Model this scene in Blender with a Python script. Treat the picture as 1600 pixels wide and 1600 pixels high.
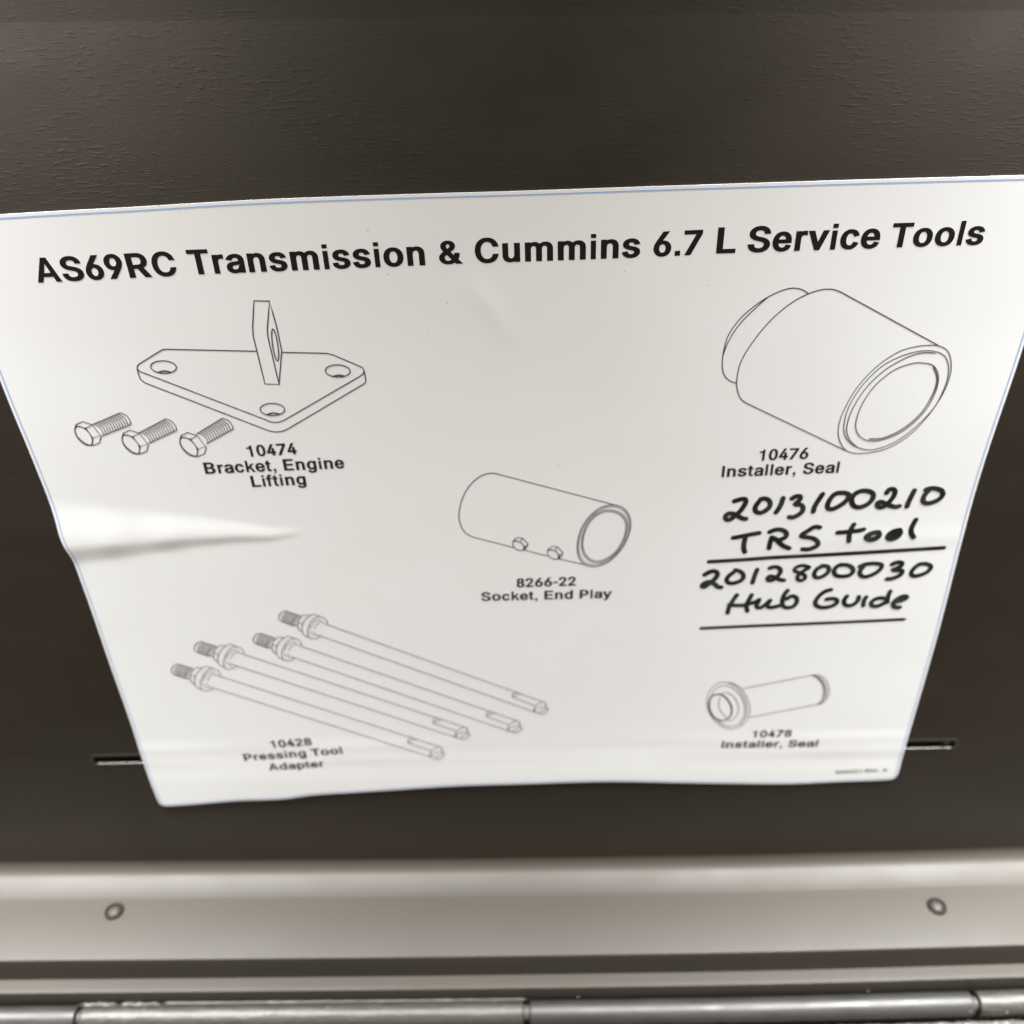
import bpy, bmesh, math, random
from mathutils import Vector, Matrix, noise
from mathutils.geometry import delaunay_2d_cdt
random.seed(7)
for o in list(bpy.data.objects): bpy.data.objects.remove(o)
SC = bpy.context.scene
COL = SC.collection

# ------------------------------------------------------------------ camera
# Place: the inside of a steel case lid. X runs along the hinge, Z up the lid,
# -Y out of the lid towards the viewer (D = -Y below is the distance in front of the panel).
F = 1400.0                                   # focal length in pixels of a 1600 pixel frame
ROT = ((0.9998310012, 0.0163861662, -0.0083344168),
       (-0.0092563632, 0.8404061903, 0.5418779891),
       (0.0158835985, -0.5417092660, 0.8404158390))
CX, CZ, CD = -0.00596747, 0.25292574, 0.22764799
cam_d = bpy.data.cameras.new('camera'); cam = bpy.data.objects.new('camera', cam_d); COL.objects.link(cam)
SC.camera = cam
cam_d.sensor_width = 36.0; cam_d.lens = 36.0 * F / 1600.0; cam_d.clip_start = 0.01; cam_d.clip_end = 50
m = Matrix((ROT[0], tuple(-v for v in ROT[2]), ROT[1])).to_4x4()
m.translation = Vector((CX, -CD, CZ)); cam.matrix_world = m
cam_d.dof.use_dof = True; cam_d.dof.focus_distance = 0.222; cam_d.dof.aperture_fstop = 10.8
cam_d.dof.aperture_blades = 0
SC.render.resolution_x = 1024; SC.render.resolution_y = 1024

# ------------------------------------------------------------------ light of the room: ceiling lamps, plus added side lamps
world = bpy.data.worlds.new('World'); SC.world = world; world.use_nodes = True
bg = world.node_tree.nodes['Background']; bg.inputs[0].default_value = (1.0, 0.93, 0.86, 1); bg.inputs[1].default_value = 1.0
# the room: dim floor, lighter walls and ceiling
_n = world.node_tree.nodes; _l = world.node_tree.links
_t = _n.new('ShaderNodeTexCoord'); _s = _n.new('ShaderNodeSeparateXYZ'); _r = _n.new('ShaderNodeValToRGB'); _m = _n.new('ShaderNodeMapRange')
_l.new(_t.outputs['Generated'], _s.inputs[0]); _m.inputs[1].default_value = -1.0; _m.inputs[2].default_value = 1.0
_l.new(_s.outputs[2], _m.inputs[0]); _l.new(_m.outputs[0], _r.inputs[0]); _l.new(_r.outputs[0], bg.inputs[0])
_r.color_ramp.elements[0].position = 0.12; _r.color_ramp.elements[0].color = (0.012, 0.011, 0.010, 1)
_r.color_ramp.elements[1].position = 0.56; _r.color_ramp.elements[1].color = (0.23, 0.207, 0.18, 1)
_e = _r.color_ramp.elements.new(0.38); _e.color = (0.06, 0.056, 0.05, 1)
def lamp(name, loc, aim, sx, sy, power, color, spread=180):
    d = bpy.data.lights.new(name, 'AREA'); d.shape = 'RECTANGLE'; d.size = sx; d.size_y = sy
    d.energy = power; d.spread = math.radians(spread); d.color = color
    o = bpy.data.objects.new(name, d); COL.objects.link(o); o.location = loc
    o.rotation_euler = (Vector(aim) - Vector(loc)).to_track_quat('-Z', 'Y').to_euler()
    return o
lamp('ceiling_lamp', (-0.42, -0.118, 1.10), (-0.325, 0.0, 0.24), 0.20, 0.12, 5.3, (1.0, 0.99, 0.97), 37)
lamp('ceiling_lamp', (0.44, -0.118, 1.10), (0.325, 0.0, 0.24), 0.24, 0.12, 6.1, (1.0, 0.99, 0.97), 37)
# two soft unseen lights, added to brighten the panel's left and right sheen
lamp('added_side_lamp', (-1.25, -2.1, 0.42), (-0.1, 0, 0.15), 0.9, 0.9, 23.0, (1.0, 0.88, 0.75))
lamp('added_side_lamp', (1.45, -2.1, 0.42), (0.1, 0, 0.15), 0.9, 0.9, 22.0, (1.0, 0.88, 0.75))
SC.view_settings.view_transform = 'Standard'; SC.view_settings.look = 'None'
SC.view_settings.exposure = 0.0; SC.view_settings.gamma = 1.0
SC.render.engine = 'CYCLES'

# ------------------------------------------------------------------ from a photograph point to the place
def ray(px, py):
    v = ((px - 800) / F, -(py - 800) / F, -1.0)
    return [sum(ROT[i][k] * v[k] for k in range(3)) for i in range(3)]     # (X, Z, D)
def on_panel(px, py, d=0.0):                  # -> (X, Z) on the sheet that stands d in front of the panel
    r = ray(px, py); t = (d - CD) / r[2]
    return (CX + r[0] * t, CZ + r[1] * t)
def on_level(px, py, z):                      # -> (X, D) on the level surface at height z
    r = ray(px, py); t = (z - CZ) / r[1]
    return (CX + r[0] * t, CD + r[2] * t)

# ------------------------------------------------------------------ materials
def mat(name, color, rough=0.5, spec=0.5, metal=0.0, bump=None, coat=0.0, mottle=None, rvar=None, dots=None):
    """bump = [(scale xyz, strength, distance, detail)], mottle = (scale, colour2, lo, hi)"""
    M = bpy.data.materials.new(name); M.use_nodes = True
    nt = M.node_tree; N = nt.nodes; L = nt.links; b = N['Principled BSDF']
    b.inputs['Base Color'].default_value = (*color, 1); b.inputs['Roughness'].default_value = rough
    b.inputs['Specular IOR Level'].default_value = spec; b.inputs['Metallic'].default_value = metal
    b.inputs['Coat Weight'].default_value = coat; b.inputs['Coat Roughness'].default_value = 0.25
    tc = N.new('ShaderNodeTexCoord')
    def noise_tex(scale, detail=4.0, rgh=0.55):
        mp = N.new('ShaderNodeMapping'); mp.inputs['Scale'].default_value = scale
        L.new(tc.outputs['Object'], mp.inputs[0])
        t = N.new('ShaderNodeTexNoise'); t.inputs['Scale'].default_value = 1.0
        t.inputs['Detail'].default_value = detail; t.inputs['Roughness'].default_value = rgh
        L.new(mp.outputs[0], t.inputs['Vector']); return t
    col_sock = None
    if mottle:
        for (sc, c2, lo, hi) in mottle:
            t = noise_tex(sc); r = N.new('ShaderNodeMapRange'); r.inputs[1].default_value = lo; r.inputs[2].default_value = hi
            L.new(t.outputs[0], r.inputs[0])
            mx = N.new('ShaderNodeMix'); mx.data_type = 'RGBA'
            L.new(r.outputs[0], mx.inputs[0]); mx.inputs[7].default_value = (*c2, 1)
            if col_sock is None: mx.inputs[6].default_value = (*color, 1)
            else: L.new(col_sock, mx.inputs[6])
            col_sock = mx.outputs[2]
        L.new(col_sock, b.inputs['Base Color'])
    if rvar:
        t = noise_tex(rvar[0]); r = N.new('ShaderNodeMapRange')
        r.inputs[1].default_value = 0.3; r.inputs[2].default_value = 0.7
        r.inputs[3].default_value = rvar[1]; r.inputs[4].default_value = rvar[2]
        L.new(t.outputs[0], r.inputs[0]); L.new(r.outputs[0], b.inputs['Roughness'])
    prev = None
    for bp in (bump or []):
        sc, st, dist, det = bp[:4]; t = noise_tex(sc, det); src = t.outputs[0]
        if len(bp) > 4:
            r = N.new('ShaderNodeMapRange'); r.interpolation_type = 'SMOOTHSTEP'
            r.inputs[1].default_value = bp[4]; r.inputs[2].default_value = bp[5]; L.new(src, r.inputs[0]); src = r.outputs[0]
            mk = noise_tex((22, 22, 40), 3.0); r2 = N.new('ShaderNodeMapRange'); r2.inputs[1].default_value = 0.38; r2.inputs[2].default_value = 0.62
            mu = N.new('ShaderNodeMath'); mu.operation = 'MULTIPLY'; L.new(mk.outputs[0], r2.inputs[0]); L.new(src, mu.inputs[0]); L.new(r2.outputs[0], mu.inputs[1]); src = mu.outputs[0]
        bn = N.new('ShaderNodeBump'); bn.inputs['Strength'].default_value = st
        bn.inputs['Distance'].default_value = dist; L.new(src, bn.inputs['Height'])
        if prev: L.new(prev.outputs[0], bn.inputs['Normal'])
        prev = bn
    if prev: L.new(prev.outputs[0], b.inputs['Normal'])
    return M
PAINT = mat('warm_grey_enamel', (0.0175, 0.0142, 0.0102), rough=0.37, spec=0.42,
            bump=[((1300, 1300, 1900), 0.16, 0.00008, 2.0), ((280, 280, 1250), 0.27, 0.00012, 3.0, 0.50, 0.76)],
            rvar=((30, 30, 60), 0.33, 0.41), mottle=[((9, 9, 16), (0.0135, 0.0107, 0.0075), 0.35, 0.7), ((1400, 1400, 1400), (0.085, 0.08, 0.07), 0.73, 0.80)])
RIM = mat('warm_grey_enamel_smooth_lit', (0.0262, 0.0223, 0.0170), rough=0.55, spec=0.36, bump=[((1300, 1300, 1900), 0.12, 0.00008, 2.0)],
          rvar=((30, 60, 30), 0.54, 0.59), mottle=[((9, 30, 30), (0.0228, 0.0193, 0.0145), 0.35, 0.7), ((1400, 1400, 1400), (0.085, 0.08, 0.07), 0.74, 0.80)])  # panel enamel, smoother; the shelf's overhead light is put into its lighter tone
SHEET = mat('white_vinyl', (0.580, 0.606, 0.630), rough=0.42, spec=0.3,
            bump=[((60, 60, 900), 0.04, 0.00006, 2.0)], mottle=[((14, 14, 20), (0.562, 0.584, 0.602), 0.4, 0.75)])
INK = mat('black_print', (0.006, 0.006, 0.0065), rough=0.55, spec=0.12)
REVI = mat('small_print', (0.11, 0.11, 0.115), rough=0.5, spec=0.3)
CAPT = mat('caption_print', (0.012, 0.012, 0.015), rough=0.55, spec=0.15)
LINE = mat('line_print', (0.036, 0.031, 0.058), rough=0.5, spec=0.3)
BLUE = mat('blue_print', (0.21, 0.32, 0.60), rough=0.45, spec=0.4)
MARK = mat('marker_ink', (0.0085, 0.009, 0.0105), rough=0.4, spec=0.25, mottle=[((150, 150, 150), (0.026, 0.027, 0.031), 0.42, 0.64)])
STEEL = mat('painted_hinge_steel', (0.019, 0.0185, 0.017), rough=0.5, spec=0.5,
            bump=[((500, 500, 500), 0.35, 0.0002, 4.0), ((60, 200, 200), 0.2, 0.0004, 2.0)],
            rvar=((80, 80, 80), 0.46, 0.58), mottle=[((70, 300, 300), (0.011, 0.0105, 0.0095), 0.5, 0.75)])
WORN = mat('worn_hinge_steel', (0.027, 0.025, 0.021), rough=0.5, spec=0.5,
           bump=[((700, 700, 700), 0.6, 0.0003, 5.0), ((150, 300, 300), 0.35, 0.0005, 3.0)],
           mottle=[((120, 400, 400), (0.015, 0.0135, 0.011), 0.48, 0.72), ((500, 500, 500), (0.10, 0.093, 0.082), 0.62, 0.78)])
CRUST = mat('chipped_paint', (0.055, 0.051, 0.046), rough=0.6, spec=0.5, bump=[((900, 900, 900), 0.5, 0.0003, 4.0)],
            mottle=[((400, 400, 400), (0.16, 0.15, 0.135), 0.56, 0.7)])
RIVET = mat('dull_rivet_steel', (0.010, 0.0095, 0.008), rough=0.6, spec=0.2)
DARK = mat('shadowed_gap_steel', (0.03, 0.028, 0.025), rough=0.6)

# ------------------------------------------------------------------ builders (coordinates: X, D, Z)
def W(x, d, z): return Vector((x, -d, z))
def empty(name, loc, label, cat, group=None):
    o = bpy.data.objects.new(name, None); COL.objects.link(o); o.location = loc; o.empty_display_size = 0.01
    o['label'] = label; o['category'] = cat
    if group: o['group'] = group
    return o
def link(name, verts, faces, material, parent=None, smooth=False, label=None, kind=None):
    me = bpy.data.meshes.new(name)
    off = Vector(parent_world(parent)) if parent else Vector((0, 0, 0))
    me.from_pydata([tuple(Vector(v) - off) for v in verts], [], faces)
    if smooth: me.polygons.foreach_set('use_smooth', [True] * len(me.polygons))
    me.materials.append(material); me.validate(); me.update()
    o = bpy.data.objects.new(name, me); COL.objects.link(o)
    if parent: o.parent = parent
    if label: o['label'] = label
    if kind: o['kind'] = kind
    return o
def parent_world(p):
    v = Vector(p.location)
    while p.parent: p = p.parent; v += Vector(p.location)
    return v
def sub_ext(profile, xs, warp):
    """sheet metal strip: profile = [(D, Z, weight)], swept along X"""
    V, Fc = [], []
    n = len(profile)
    for x in xs:
        for (d, z, w) in profile: V.append(W(x, d, z + w * warp(x)))
    for i in range(len(xs) - 1):
        for k in range(n - 1):
            a = i * n + k; Fc.append((a, a + 1, a + n + 1, a + n))
    return V, Fc
def smooth_poly(pts, closed=False, step=0.0006):
    """Catmull-Rom through the points"""
    n = len(pts)
    if n < 3: return [Vector(p) for p in pts]
    P = [Vector(p) for p in pts]; out = []
    for i in range(n if closed else n - 1):
        if closed: p0, p1, p2, p3 = P[(i-1) % n], P[i], P[(i+1) % n], P[(i+2) % n]
        else: p0, p1, p2, p3 = P[max(i-1, 0)], P[i], P[i+1], P[min(i+2, n-1)]
        k = max(1, min(14, int((p2 - p1).length / step)))
        for j in range(k):
            t = j / k
            out.append(0.5 * ((2*p1) + (p2-p0)*t + (2*p0-5*p1+4*p2-p3)*t*t + (-p0+3*p1-3*p2+p3)*t*t*t))
    if not closed: out.append(P[-1])
    return out
def dense(pts, step=0.0015):
    out = [Vector(pts[0])]
    for a, b in zip(pts, pts[1:]):
        a, b = Vector(a), Vector(b); k = max(1, int((b-a).length / step))
        for j in range(1, k+1): out.append(a.lerp(b, j/k))
    return out

# ------------------------------------------------------------------ outlines of the bold grotesque used for the print (units: 1/1000 em)
G={
'A':(722,['20,0 177,0 228,153 490,153 539,0 702,0 440,718 286,718','273,272 361,540 447,272']),
'S':(667,['368,-11 401,-7 432,-2 461,6 488,16 513,28 536,42 557,57 576,75 592,94 605,115 616,136 623,159 628,182 629,206 628,226 625,245 620,264 613,281 605,296 594,310 583,323 571,336 558,347 544,357 529,365 515,374 500,381 485,388 470,394 455,399 441,404 427,408 414,412 401,415 329,433 319,436 308,440 297,443 286,448 275,452 265,457 256,462 248,468 241,474 235,480 231,487 229,493 227,500 225,509 225,519 225,528 227,537 229,545 232,553 236,560 241,568 247,574 254,581 262,586 272,592 283,596 295,599 307,602 321,603 336,604 357,603 376,600 393,595 407,588 421,580 431,570 439,560 445,548 449,534 458,498 623,498 616,546 611,568 603,590 592,610 578,629 562,647 544,663 524,677 502,690 478,701 453,711 426,718 398,723 369,726 339,727 309,726 281,723 253,718 226,711 200,702 176,691 153,678 133,663 114,646 97,628 83,608 72,586 64,563 59,540 58,514 60,485 67,457 80,431 97,408 118,387 143,369 170,353 200,339 233,326 269,316 353,294 368,290 382,285 394,281 407,276 418,271 428,266 436,261 443,255 449,250 454,244 457,238 459,232 461,225 462,217 462,208 462,197 460,187 458,178 454,169 449,160 443,152 436,144 427,137 417,131 406,126 394,121 380,118 366,115 351,113 334,113 320,113 307,115 293,117 281,120 269,124 258,129 249,134 240,141 233,148 226,155 221,164 217,173 214,183 212,194 205,228 34,228 42,177 48,153 57,131 68,109 82,89 99,70 117,53 138,38 161,25 186,14 213,5 241,-3 271,-8 302,-11 334,-12']),
'6':(556,['303,-8 329,-4 354,2 379,11 402,22 423,36 442,51 460,68 475,87 489,108 500,130 509,154 515,179 519,204 520,231 519,257 516,282 510,306 502,329 491,351 479,371 464,389 447,406 429,420 408,433 386,443 363,451 338,457 313,461 287,462 273,461 260,460 247,458 234,454 222,450 210,446 199,440 189,434 180,427 171,420 163,412 155,404 149,396 143,387 109,344 202,344 470,718 287,718 130,485 110,454 92,424 77,397 64,371 54,347 46,325 39,302 35,280 32,259 31,237 32,210 36,183 42,158 51,134 62,111 75,90 91,70 108,52 128,37 149,23 172,11 196,2 222,-4 248,-8 276,-9','265,113 256,114 247,117 239,121 231,127 224,133 217,141 211,149 205,158 200,168 196,180 193,192 190,204 189,218 188,233 189,247 190,260 193,272 196,284 200,295 205,305 211,314 217,322 223,329 231,335 239,340 247,344 256,347 265,349 276,349 286,349 296,347 304,344 312,340 320,335 327,329 334,321 340,313 346,304 351,294 355,283 358,271 361,259 362,245 363,231 362,217 361,204 358,191 355,180 351,168 345,158 340,149 334,140 327,133 319,127 312,121 304,117 295,114 286,113 276,112']),
'9':(556,['249,726 222,722 197,716 173,707 150,696 128,682 109,667 91,650 75,631 62,610 50,588 41,564 35,540 31,514 30,487 31,461 35,436 40,411 49,388 59,367 72,347 87,329 104,312 122,298 143,285 165,275 189,267 213,261 239,257 265,256 279,257 292,258 305,260 318,263 330,268 342,272 352,278 363,284 372,291 381,298 390,306 397,314 404,322 410,331 444,374 350,374 80,0 265,0 422,233 442,264 460,294 475,321 488,347 499,371 507,393 514,416 518,438 521,459 522,481 521,508 517,535 511,560 502,584 491,607 477,629 462,648 444,666 425,681 403,695 380,707 355,716 330,722 303,726 276,727','286,605 296,604 305,601 313,597 321,591 328,585 335,577 341,569 347,560 352,549 356,538 360,526 362,514 364,500 364,485 364,471 362,458 360,446 356,434 352,423 347,413 342,404 335,396 329,389 321,383 313,378 305,374 296,371 286,369 276,369 266,369 256,371 247,374 239,378 231,383 224,389 217,397 211,405 205,414 200,424 196,435 193,447 190,459 189,473 188,487 189,501 190,514 193,527 196,539 200,550 205,560 211,569 217,577 224,585 232,591 240,597 248,601 256,604 266,606 276,606']),
'R':(722,['247,0 247,595 360,595 380,595 397,593 412,590 425,586 436,581 445,575 453,569 459,562 464,554 469,545 473,536 476,525 478,514 479,501 480,488 479,474 478,462 476,451 473,441 469,432 465,423 460,416 453,409 446,403 436,397 426,393 413,389 398,386 381,384 361,384 127,384 127,260 366,260 400,261 433,265 463,270 492,278 519,288 544,300 566,315 586,331 604,349 619,369 630,391 639,413 646,437 650,462 651,488 650,513 646,538 639,562 630,585 619,606 604,627 587,645 567,662 545,676 520,689 493,700 464,708 433,714 400,717 366,718 76,718 76,0','707,0 483,350 288,350 508,0']),
'C':(722,['400,-8 422,-6 444,-3 465,1 486,7 506,14 525,23 543,32 561,43 578,55 594,68 609,83 623,98 635,114 647,131 657,150 666,169 673,189 679,210 693,259 529,259 519,229 515,217 511,207 507,197 502,188 497,179 491,171 485,163 478,156 471,149 463,144 455,138 446,134 437,129 428,126 419,123 409,121 399,119 388,118 378,118 359,119 341,122 323,127 307,135 292,145 277,156 264,170 251,186 240,204 230,225 222,247 215,272 210,298 207,327 206,359 207,390 210,419 215,446 221,471 230,493 240,513 251,531 263,547 277,561 291,573 307,583 323,590 340,596 358,599 378,600 388,600 399,599 409,597 419,595 428,592 438,589 446,585 455,580 463,575 471,569 478,562 485,555 491,548 497,539 502,531 507,521 511,511 515,501 519,490 529,459 693,459 679,508 673,529 665,550 656,569 646,587 635,604 622,621 608,636 593,650 577,663 561,675 543,686 524,696 505,704 485,711 464,717 443,721 422,724 400,726 378,727 340,725 304,720 269,711 236,698 205,681 176,661 149,639 125,613 104,584 86,552 71,518 59,481 51,443 46,402 44,359 46,316 51,275 59,236 71,199 86,165 104,134 125,105 149,79 176,56 205,36 236,20 270,7 304,-2 340,-7 378,-9']),
'T':(611,['224,595 224,0 388,0 388,595 598,595 598,718 14,718 14,595']),
'r':(389,['217,0 217,336 218,348 219,358 221,368 224,377 227,386 231,394 235,401 240,407 246,413 252,418 258,422 265,425 273,427 280,428 290,429 294,429 299,429 303,428 307,428 311,427 373,420 373,552 318,554 296,555 276,554 256,550 236,545 218,537 200,527 185,515 171,502 159,487 149,472 152,471 215,471 215,548 64,548 64,0']),
'a':(556,['265,-11 284,-9 303,-6 320,-2 336,3 351,9 364,15 377,23 388,31 399,39 408,47 416,56 423,64 430,73 423,68 365,68 365,0 527,0 527,355 526,378 523,400 519,421 512,440 503,457 492,473 481,486 468,499 454,510 439,519 424,527 409,533 393,539 378,544 362,547 347,550 333,552 319,553 305,554 292,554 273,554 254,552 235,550 217,546 198,541 179,536 160,528 143,520 126,510 109,498 94,485 79,470 67,454 56,436 28,392 186,356 203,381 206,387 209,392 212,398 217,403 221,409 226,413 232,418 239,422 246,426 254,430 263,432 272,434 283,435 294,436 306,435 315,434 324,432 331,430 338,426 343,423 347,418 351,414 354,409 357,403 359,397 361,389 362,381 363,372 364,362 364,360 363,357 364,355 366,355 368,355 370,354 369,353 365,351 359,349 351,348 342,346 266,337 251,335 235,333 220,331 205,328 190,325 174,321 159,317 143,312 129,306 114,299 100,292 86,283 74,273 63,261 53,249 44,235 37,219 32,203 30,185 29,166 30,145 34,124 40,105 48,86 59,69 72,54 87,40 103,28 121,17 140,9 160,1 181,-4 202,-8 223,-10 245,-11','250,108 241,109 233,111 225,113 219,115 213,118 208,122 204,126 201,130 198,134 196,138 195,143 194,149 193,155 193,162 193,170 194,177 195,182 196,187 198,191 201,195 205,200 211,203 217,207 224,210 233,213 242,216 252,218 262,220 272,221 306,226 350,232 359,233 368,235 376,237 384,239 392,241 401,243 409,245 417,248 425,253 366,223 364,206 363,196 362,187 360,177 357,168 353,159 348,151 342,143 336,135 328,129 320,122 310,117 300,113 288,110 275,108 260,108']),
'n':(611,['226,338 228,351 230,364 233,375 237,385 242,394 247,402 253,409 259,415 267,421 275,425 283,429 292,431 302,433 312,433 327,432 339,429 349,424 358,417 366,408 372,398 378,385 382,371 385,353 386,333 386,0 546,0 546,341 545,367 542,392 537,415 530,437 520,457 508,476 495,492 479,507 462,520 444,530 424,539 403,546 381,551 358,553 335,554 309,553 283,549 258,542 235,533 213,521 192,505 173,486 157,463 144,438 112,379 223,379 223,548 65,548 65,0 225,0 225,322']),
's':(556,['299,-10 325,-7 349,-3 373,3 396,10 417,20 436,30 454,43 471,56 485,72 497,88 507,106 514,125 518,144 519,164 517,188 512,210 502,231 489,250 473,267 453,282 430,295 405,306 377,315 348,323 268,341 252,345 240,349 230,354 222,359 217,363 215,368 213,372 212,377 212,382 211,389 212,396 213,403 215,409 218,415 224,421 233,427 242,432 253,435 266,437 280,438 295,437 308,435 318,431 325,427 331,421 337,414 343,406 347,398 351,390 367,361 521,388 502,429 494,444 486,459 476,473 465,486 452,499 438,510 422,520 405,529 387,537 368,543 347,548 326,552 303,554 280,554 255,554 231,551 208,547 186,541 165,534 144,525 126,515 109,503 93,490 79,475 67,459 58,442 51,424 47,404 46,385 47,361 53,338 62,317 76,298 93,281 113,266 136,253 161,242 188,232 218,225 305,205 318,201 328,198 336,194 341,189 345,185 348,180 350,176 351,171 351,166 351,160 351,153 350,146 348,140 343,133 337,126 328,120 317,115 304,111 289,109 272,108 257,109 244,111 232,114 222,118 214,124 207,130 202,138 197,147 193,157 178,192 21,167 36,124 43,106 52,88 64,72 77,58 91,45 107,33 124,22 143,13 162,6 183,0 204,-5 226,-8 249,-10 273,-11']),
'm':(889,['227,0 227,337 227,351 229,363 231,374 234,384 237,393 242,401 247,408 252,414 258,420 265,424 272,428 279,431 287,433 294,435 302,435 314,434 325,432 333,428 341,423 348,416 354,408 358,399 361,390 363,379 364,365 364,0 526,0 526,349 527,360 528,369 530,378 532,387 535,395 539,402 543,408 547,414 552,419 558,424 565,428 572,431 580,433 589,435 599,435 610,434 621,432 630,428 639,423 647,417 653,410 657,401 660,390 662,375 663,357 663,0 826,0 826,360 825,384 822,408 817,429 809,450 799,468 787,485 774,500 758,514 742,525 724,535 705,543 685,549 665,553 645,556 624,557 604,556 586,554 567,551 549,546 532,540 516,533 500,524 485,515 472,504 459,492 447,479 437,465 429,450 422,434 402,388 518,388 500,440 491,461 480,482 466,500 449,517 429,531 406,542 382,550 356,555 330,557 313,556 297,554 281,551 265,547 250,541 234,535 220,526 206,517 194,507 182,495 171,482 161,468 152,453 145,436 124,389 225,389 224,548 64,548 64,0']),
'i':(278,['69,0 209,0 209,532 69,532','69,600 209,600 209,718 69,718']),
'o':(611,['337,-9 367,-5 396,2 423,12 449,25 472,41 494,59 513,79 530,101 545,125 557,151 566,179 573,208 577,239 578,271 577,303 573,334 566,364 557,392 545,418 530,442 513,465 494,485 473,503 449,518 423,531 396,542 367,549 337,553 306,554 275,553 245,549 216,541 189,531 163,518 140,503 118,485 99,465 82,443 67,418 55,392 46,364 39,334 35,303 34,271 35,239 39,208 46,179 55,151 67,125 82,101 99,79 118,59 140,41 163,25 189,12 216,2 245,-5 275,-9 306,-11','291,110 277,113 266,117 256,123 247,130 238,139 230,149 223,161 216,173 211,187 206,203 202,219 199,235 198,253 197,271 198,289 199,307 202,324 206,340 211,356 216,370 223,383 230,394 238,404 247,413 256,421 266,427 278,431 291,433 306,434 321,433 334,431 346,427 356,421 365,413 374,404 382,394 390,382 396,370 402,355 407,340 410,324 413,307 415,289 415,271 415,253 413,235 410,219 407,203 402,187 396,173 390,161 383,149 374,139 366,130 356,123 346,117 334,113 321,110 306,109']),
'&':(722,['346,-8 370,-6 393,-2 416,3 440,10 463,19 485,29 506,40 525,54 543,69 560,89 566,95 573,103 581,111 590,120 598,131 608,143 617,157 626,172 634,188 641,205 647,225 653,246 656,269 658,293 660,343 498,343 496,300 494,282 491,265 487,248 481,233 475,218 468,204 460,190 451,178 441,167 430,156 419,147 408,138 396,131 383,124 370,119 357,115 344,112 331,110 317,109 305,110 293,111 283,114 273,117 264,121 256,126 249,132 243,138 237,145 233,153 229,161 226,169 224,177 223,187 222,197 223,206 224,215 226,223 229,232 233,240 239,249 247,258 258,268 271,279 286,291 429,390 441,399 453,407 464,416 474,426 484,435 494,445 503,456 511,467 519,478 525,490 531,503 535,516 538,529 540,543 541,557 540,575 536,593 531,610 523,626 513,642 501,657 487,670 472,682 455,693 437,703 417,710 396,717 374,721 351,723 327,724 303,723 281,721 259,717 237,710 217,703 199,693 181,682 166,670 152,656 140,640 130,624 122,606 116,588 113,569 112,549 113,531 115,514 120,498 126,482 133,466 142,452 151,437 162,423 173,408 186,394 257,313 539,0 747,1 362,414 351,426 341,438 331,450 322,460 314,470 306,480 300,489 294,497 290,506 286,513 283,520 281,527 280,534 279,542 278,549 279,556 279,563 281,569 282,574 284,579 286,584 289,588 292,592 296,596 300,599 305,602 310,604 316,606 322,607 329,607 339,606 348,604 354,601 359,597 364,592 368,586 370,580 372,573 373,566 374,557 374,551 373,545 372,540 371,535 369,530 366,525 363,520 360,515 356,510 352,506 347,501 342,497 337,493 332,489 327,485 220,411 203,399 186,387 169,375 154,363 139,351 125,339 111,326 99,313 88,300 78,286 69,270 62,254 58,236 55,218 54,199 55,176 59,154 66,132 76,112 89,92 103,74 120,58 140,43 161,29 184,18 209,8 235,1 263,-5 292,-8 322,-9']),
'u':(611,['302,-5 327,-2 352,5 375,14 397,27 418,42 437,61 453,84 466,109 498,169 388,169 388,0 545,0 545,548 385,548 385,225 384,210 383,197 380,184 377,173 373,163 368,154 363,145 357,138 351,132 344,127 336,122 328,119 319,116 310,115 300,114 285,115 272,118 262,123 254,130 246,139 239,150 234,162 230,177 227,194 226,214 226,548 66,548 66,207 67,181 70,156 75,133 82,111 92,90 104,72 117,55 132,41 150,28 168,17 188,8 209,2 230,-3 253,-6 276,-7']),
'.':(278,['64,0 214,0 214,146 64,146']),
'7':(556,['222,0 528,609 528,718 25,718 25,595 361,595 361,620 45,0']),
'L':(611,['583,0 583,123 247,123 247,718 76,718 76,0']),
'e':(556,['310,-10 331,-8 352,-4 372,1 392,8 410,16 427,25 443,35 458,47 472,59 485,73 496,88 505,104 513,120 532,160 381,192 365,162 362,155 358,148 355,142 351,136 347,131 342,127 337,123 332,119 326,116 319,113 312,111 305,110 297,109 288,109 274,109 262,111 251,115 241,119 231,125 223,133 215,141 208,151 201,162 195,174 190,188 186,203 183,220 182,238 181,258 181,301 181,316 183,330 186,343 189,356 194,369 199,381 205,391 212,401 219,409 228,417 236,423 245,428 255,432 266,434 279,435 291,434 302,432 311,429 320,424 327,418 335,410 342,402 348,392 353,381 358,369 362,355 366,340 368,325 370,308 373,245 511,327 74,339 74,223 528,223 528,280 527,307 525,333 521,358 515,382 508,403 499,424 489,442 478,460 465,476 451,490 436,503 420,514 404,524 387,532 369,539 351,545 334,549 315,552 297,554 278,554 249,553 220,548 193,541 167,531 143,517 120,501 100,483 82,463 67,440 53,415 42,389 34,361 28,332 24,302 23,270 24,238 28,208 34,179 43,152 54,126 68,101 84,79 102,59 123,41 146,25 171,12 198,2 226,-5 256,-9 287,-11']),
'v':(556,['346,0 560,548 390,548 278,236 271,218 266,199 260,181 255,163 250,144 245,127 241,109 236,92 231,75 211,27 345,27 326,75 321,92 316,109 312,127 307,145 302,163 297,181 291,199 285,218 279,236 166,548 -4,548 210,0']),
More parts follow.
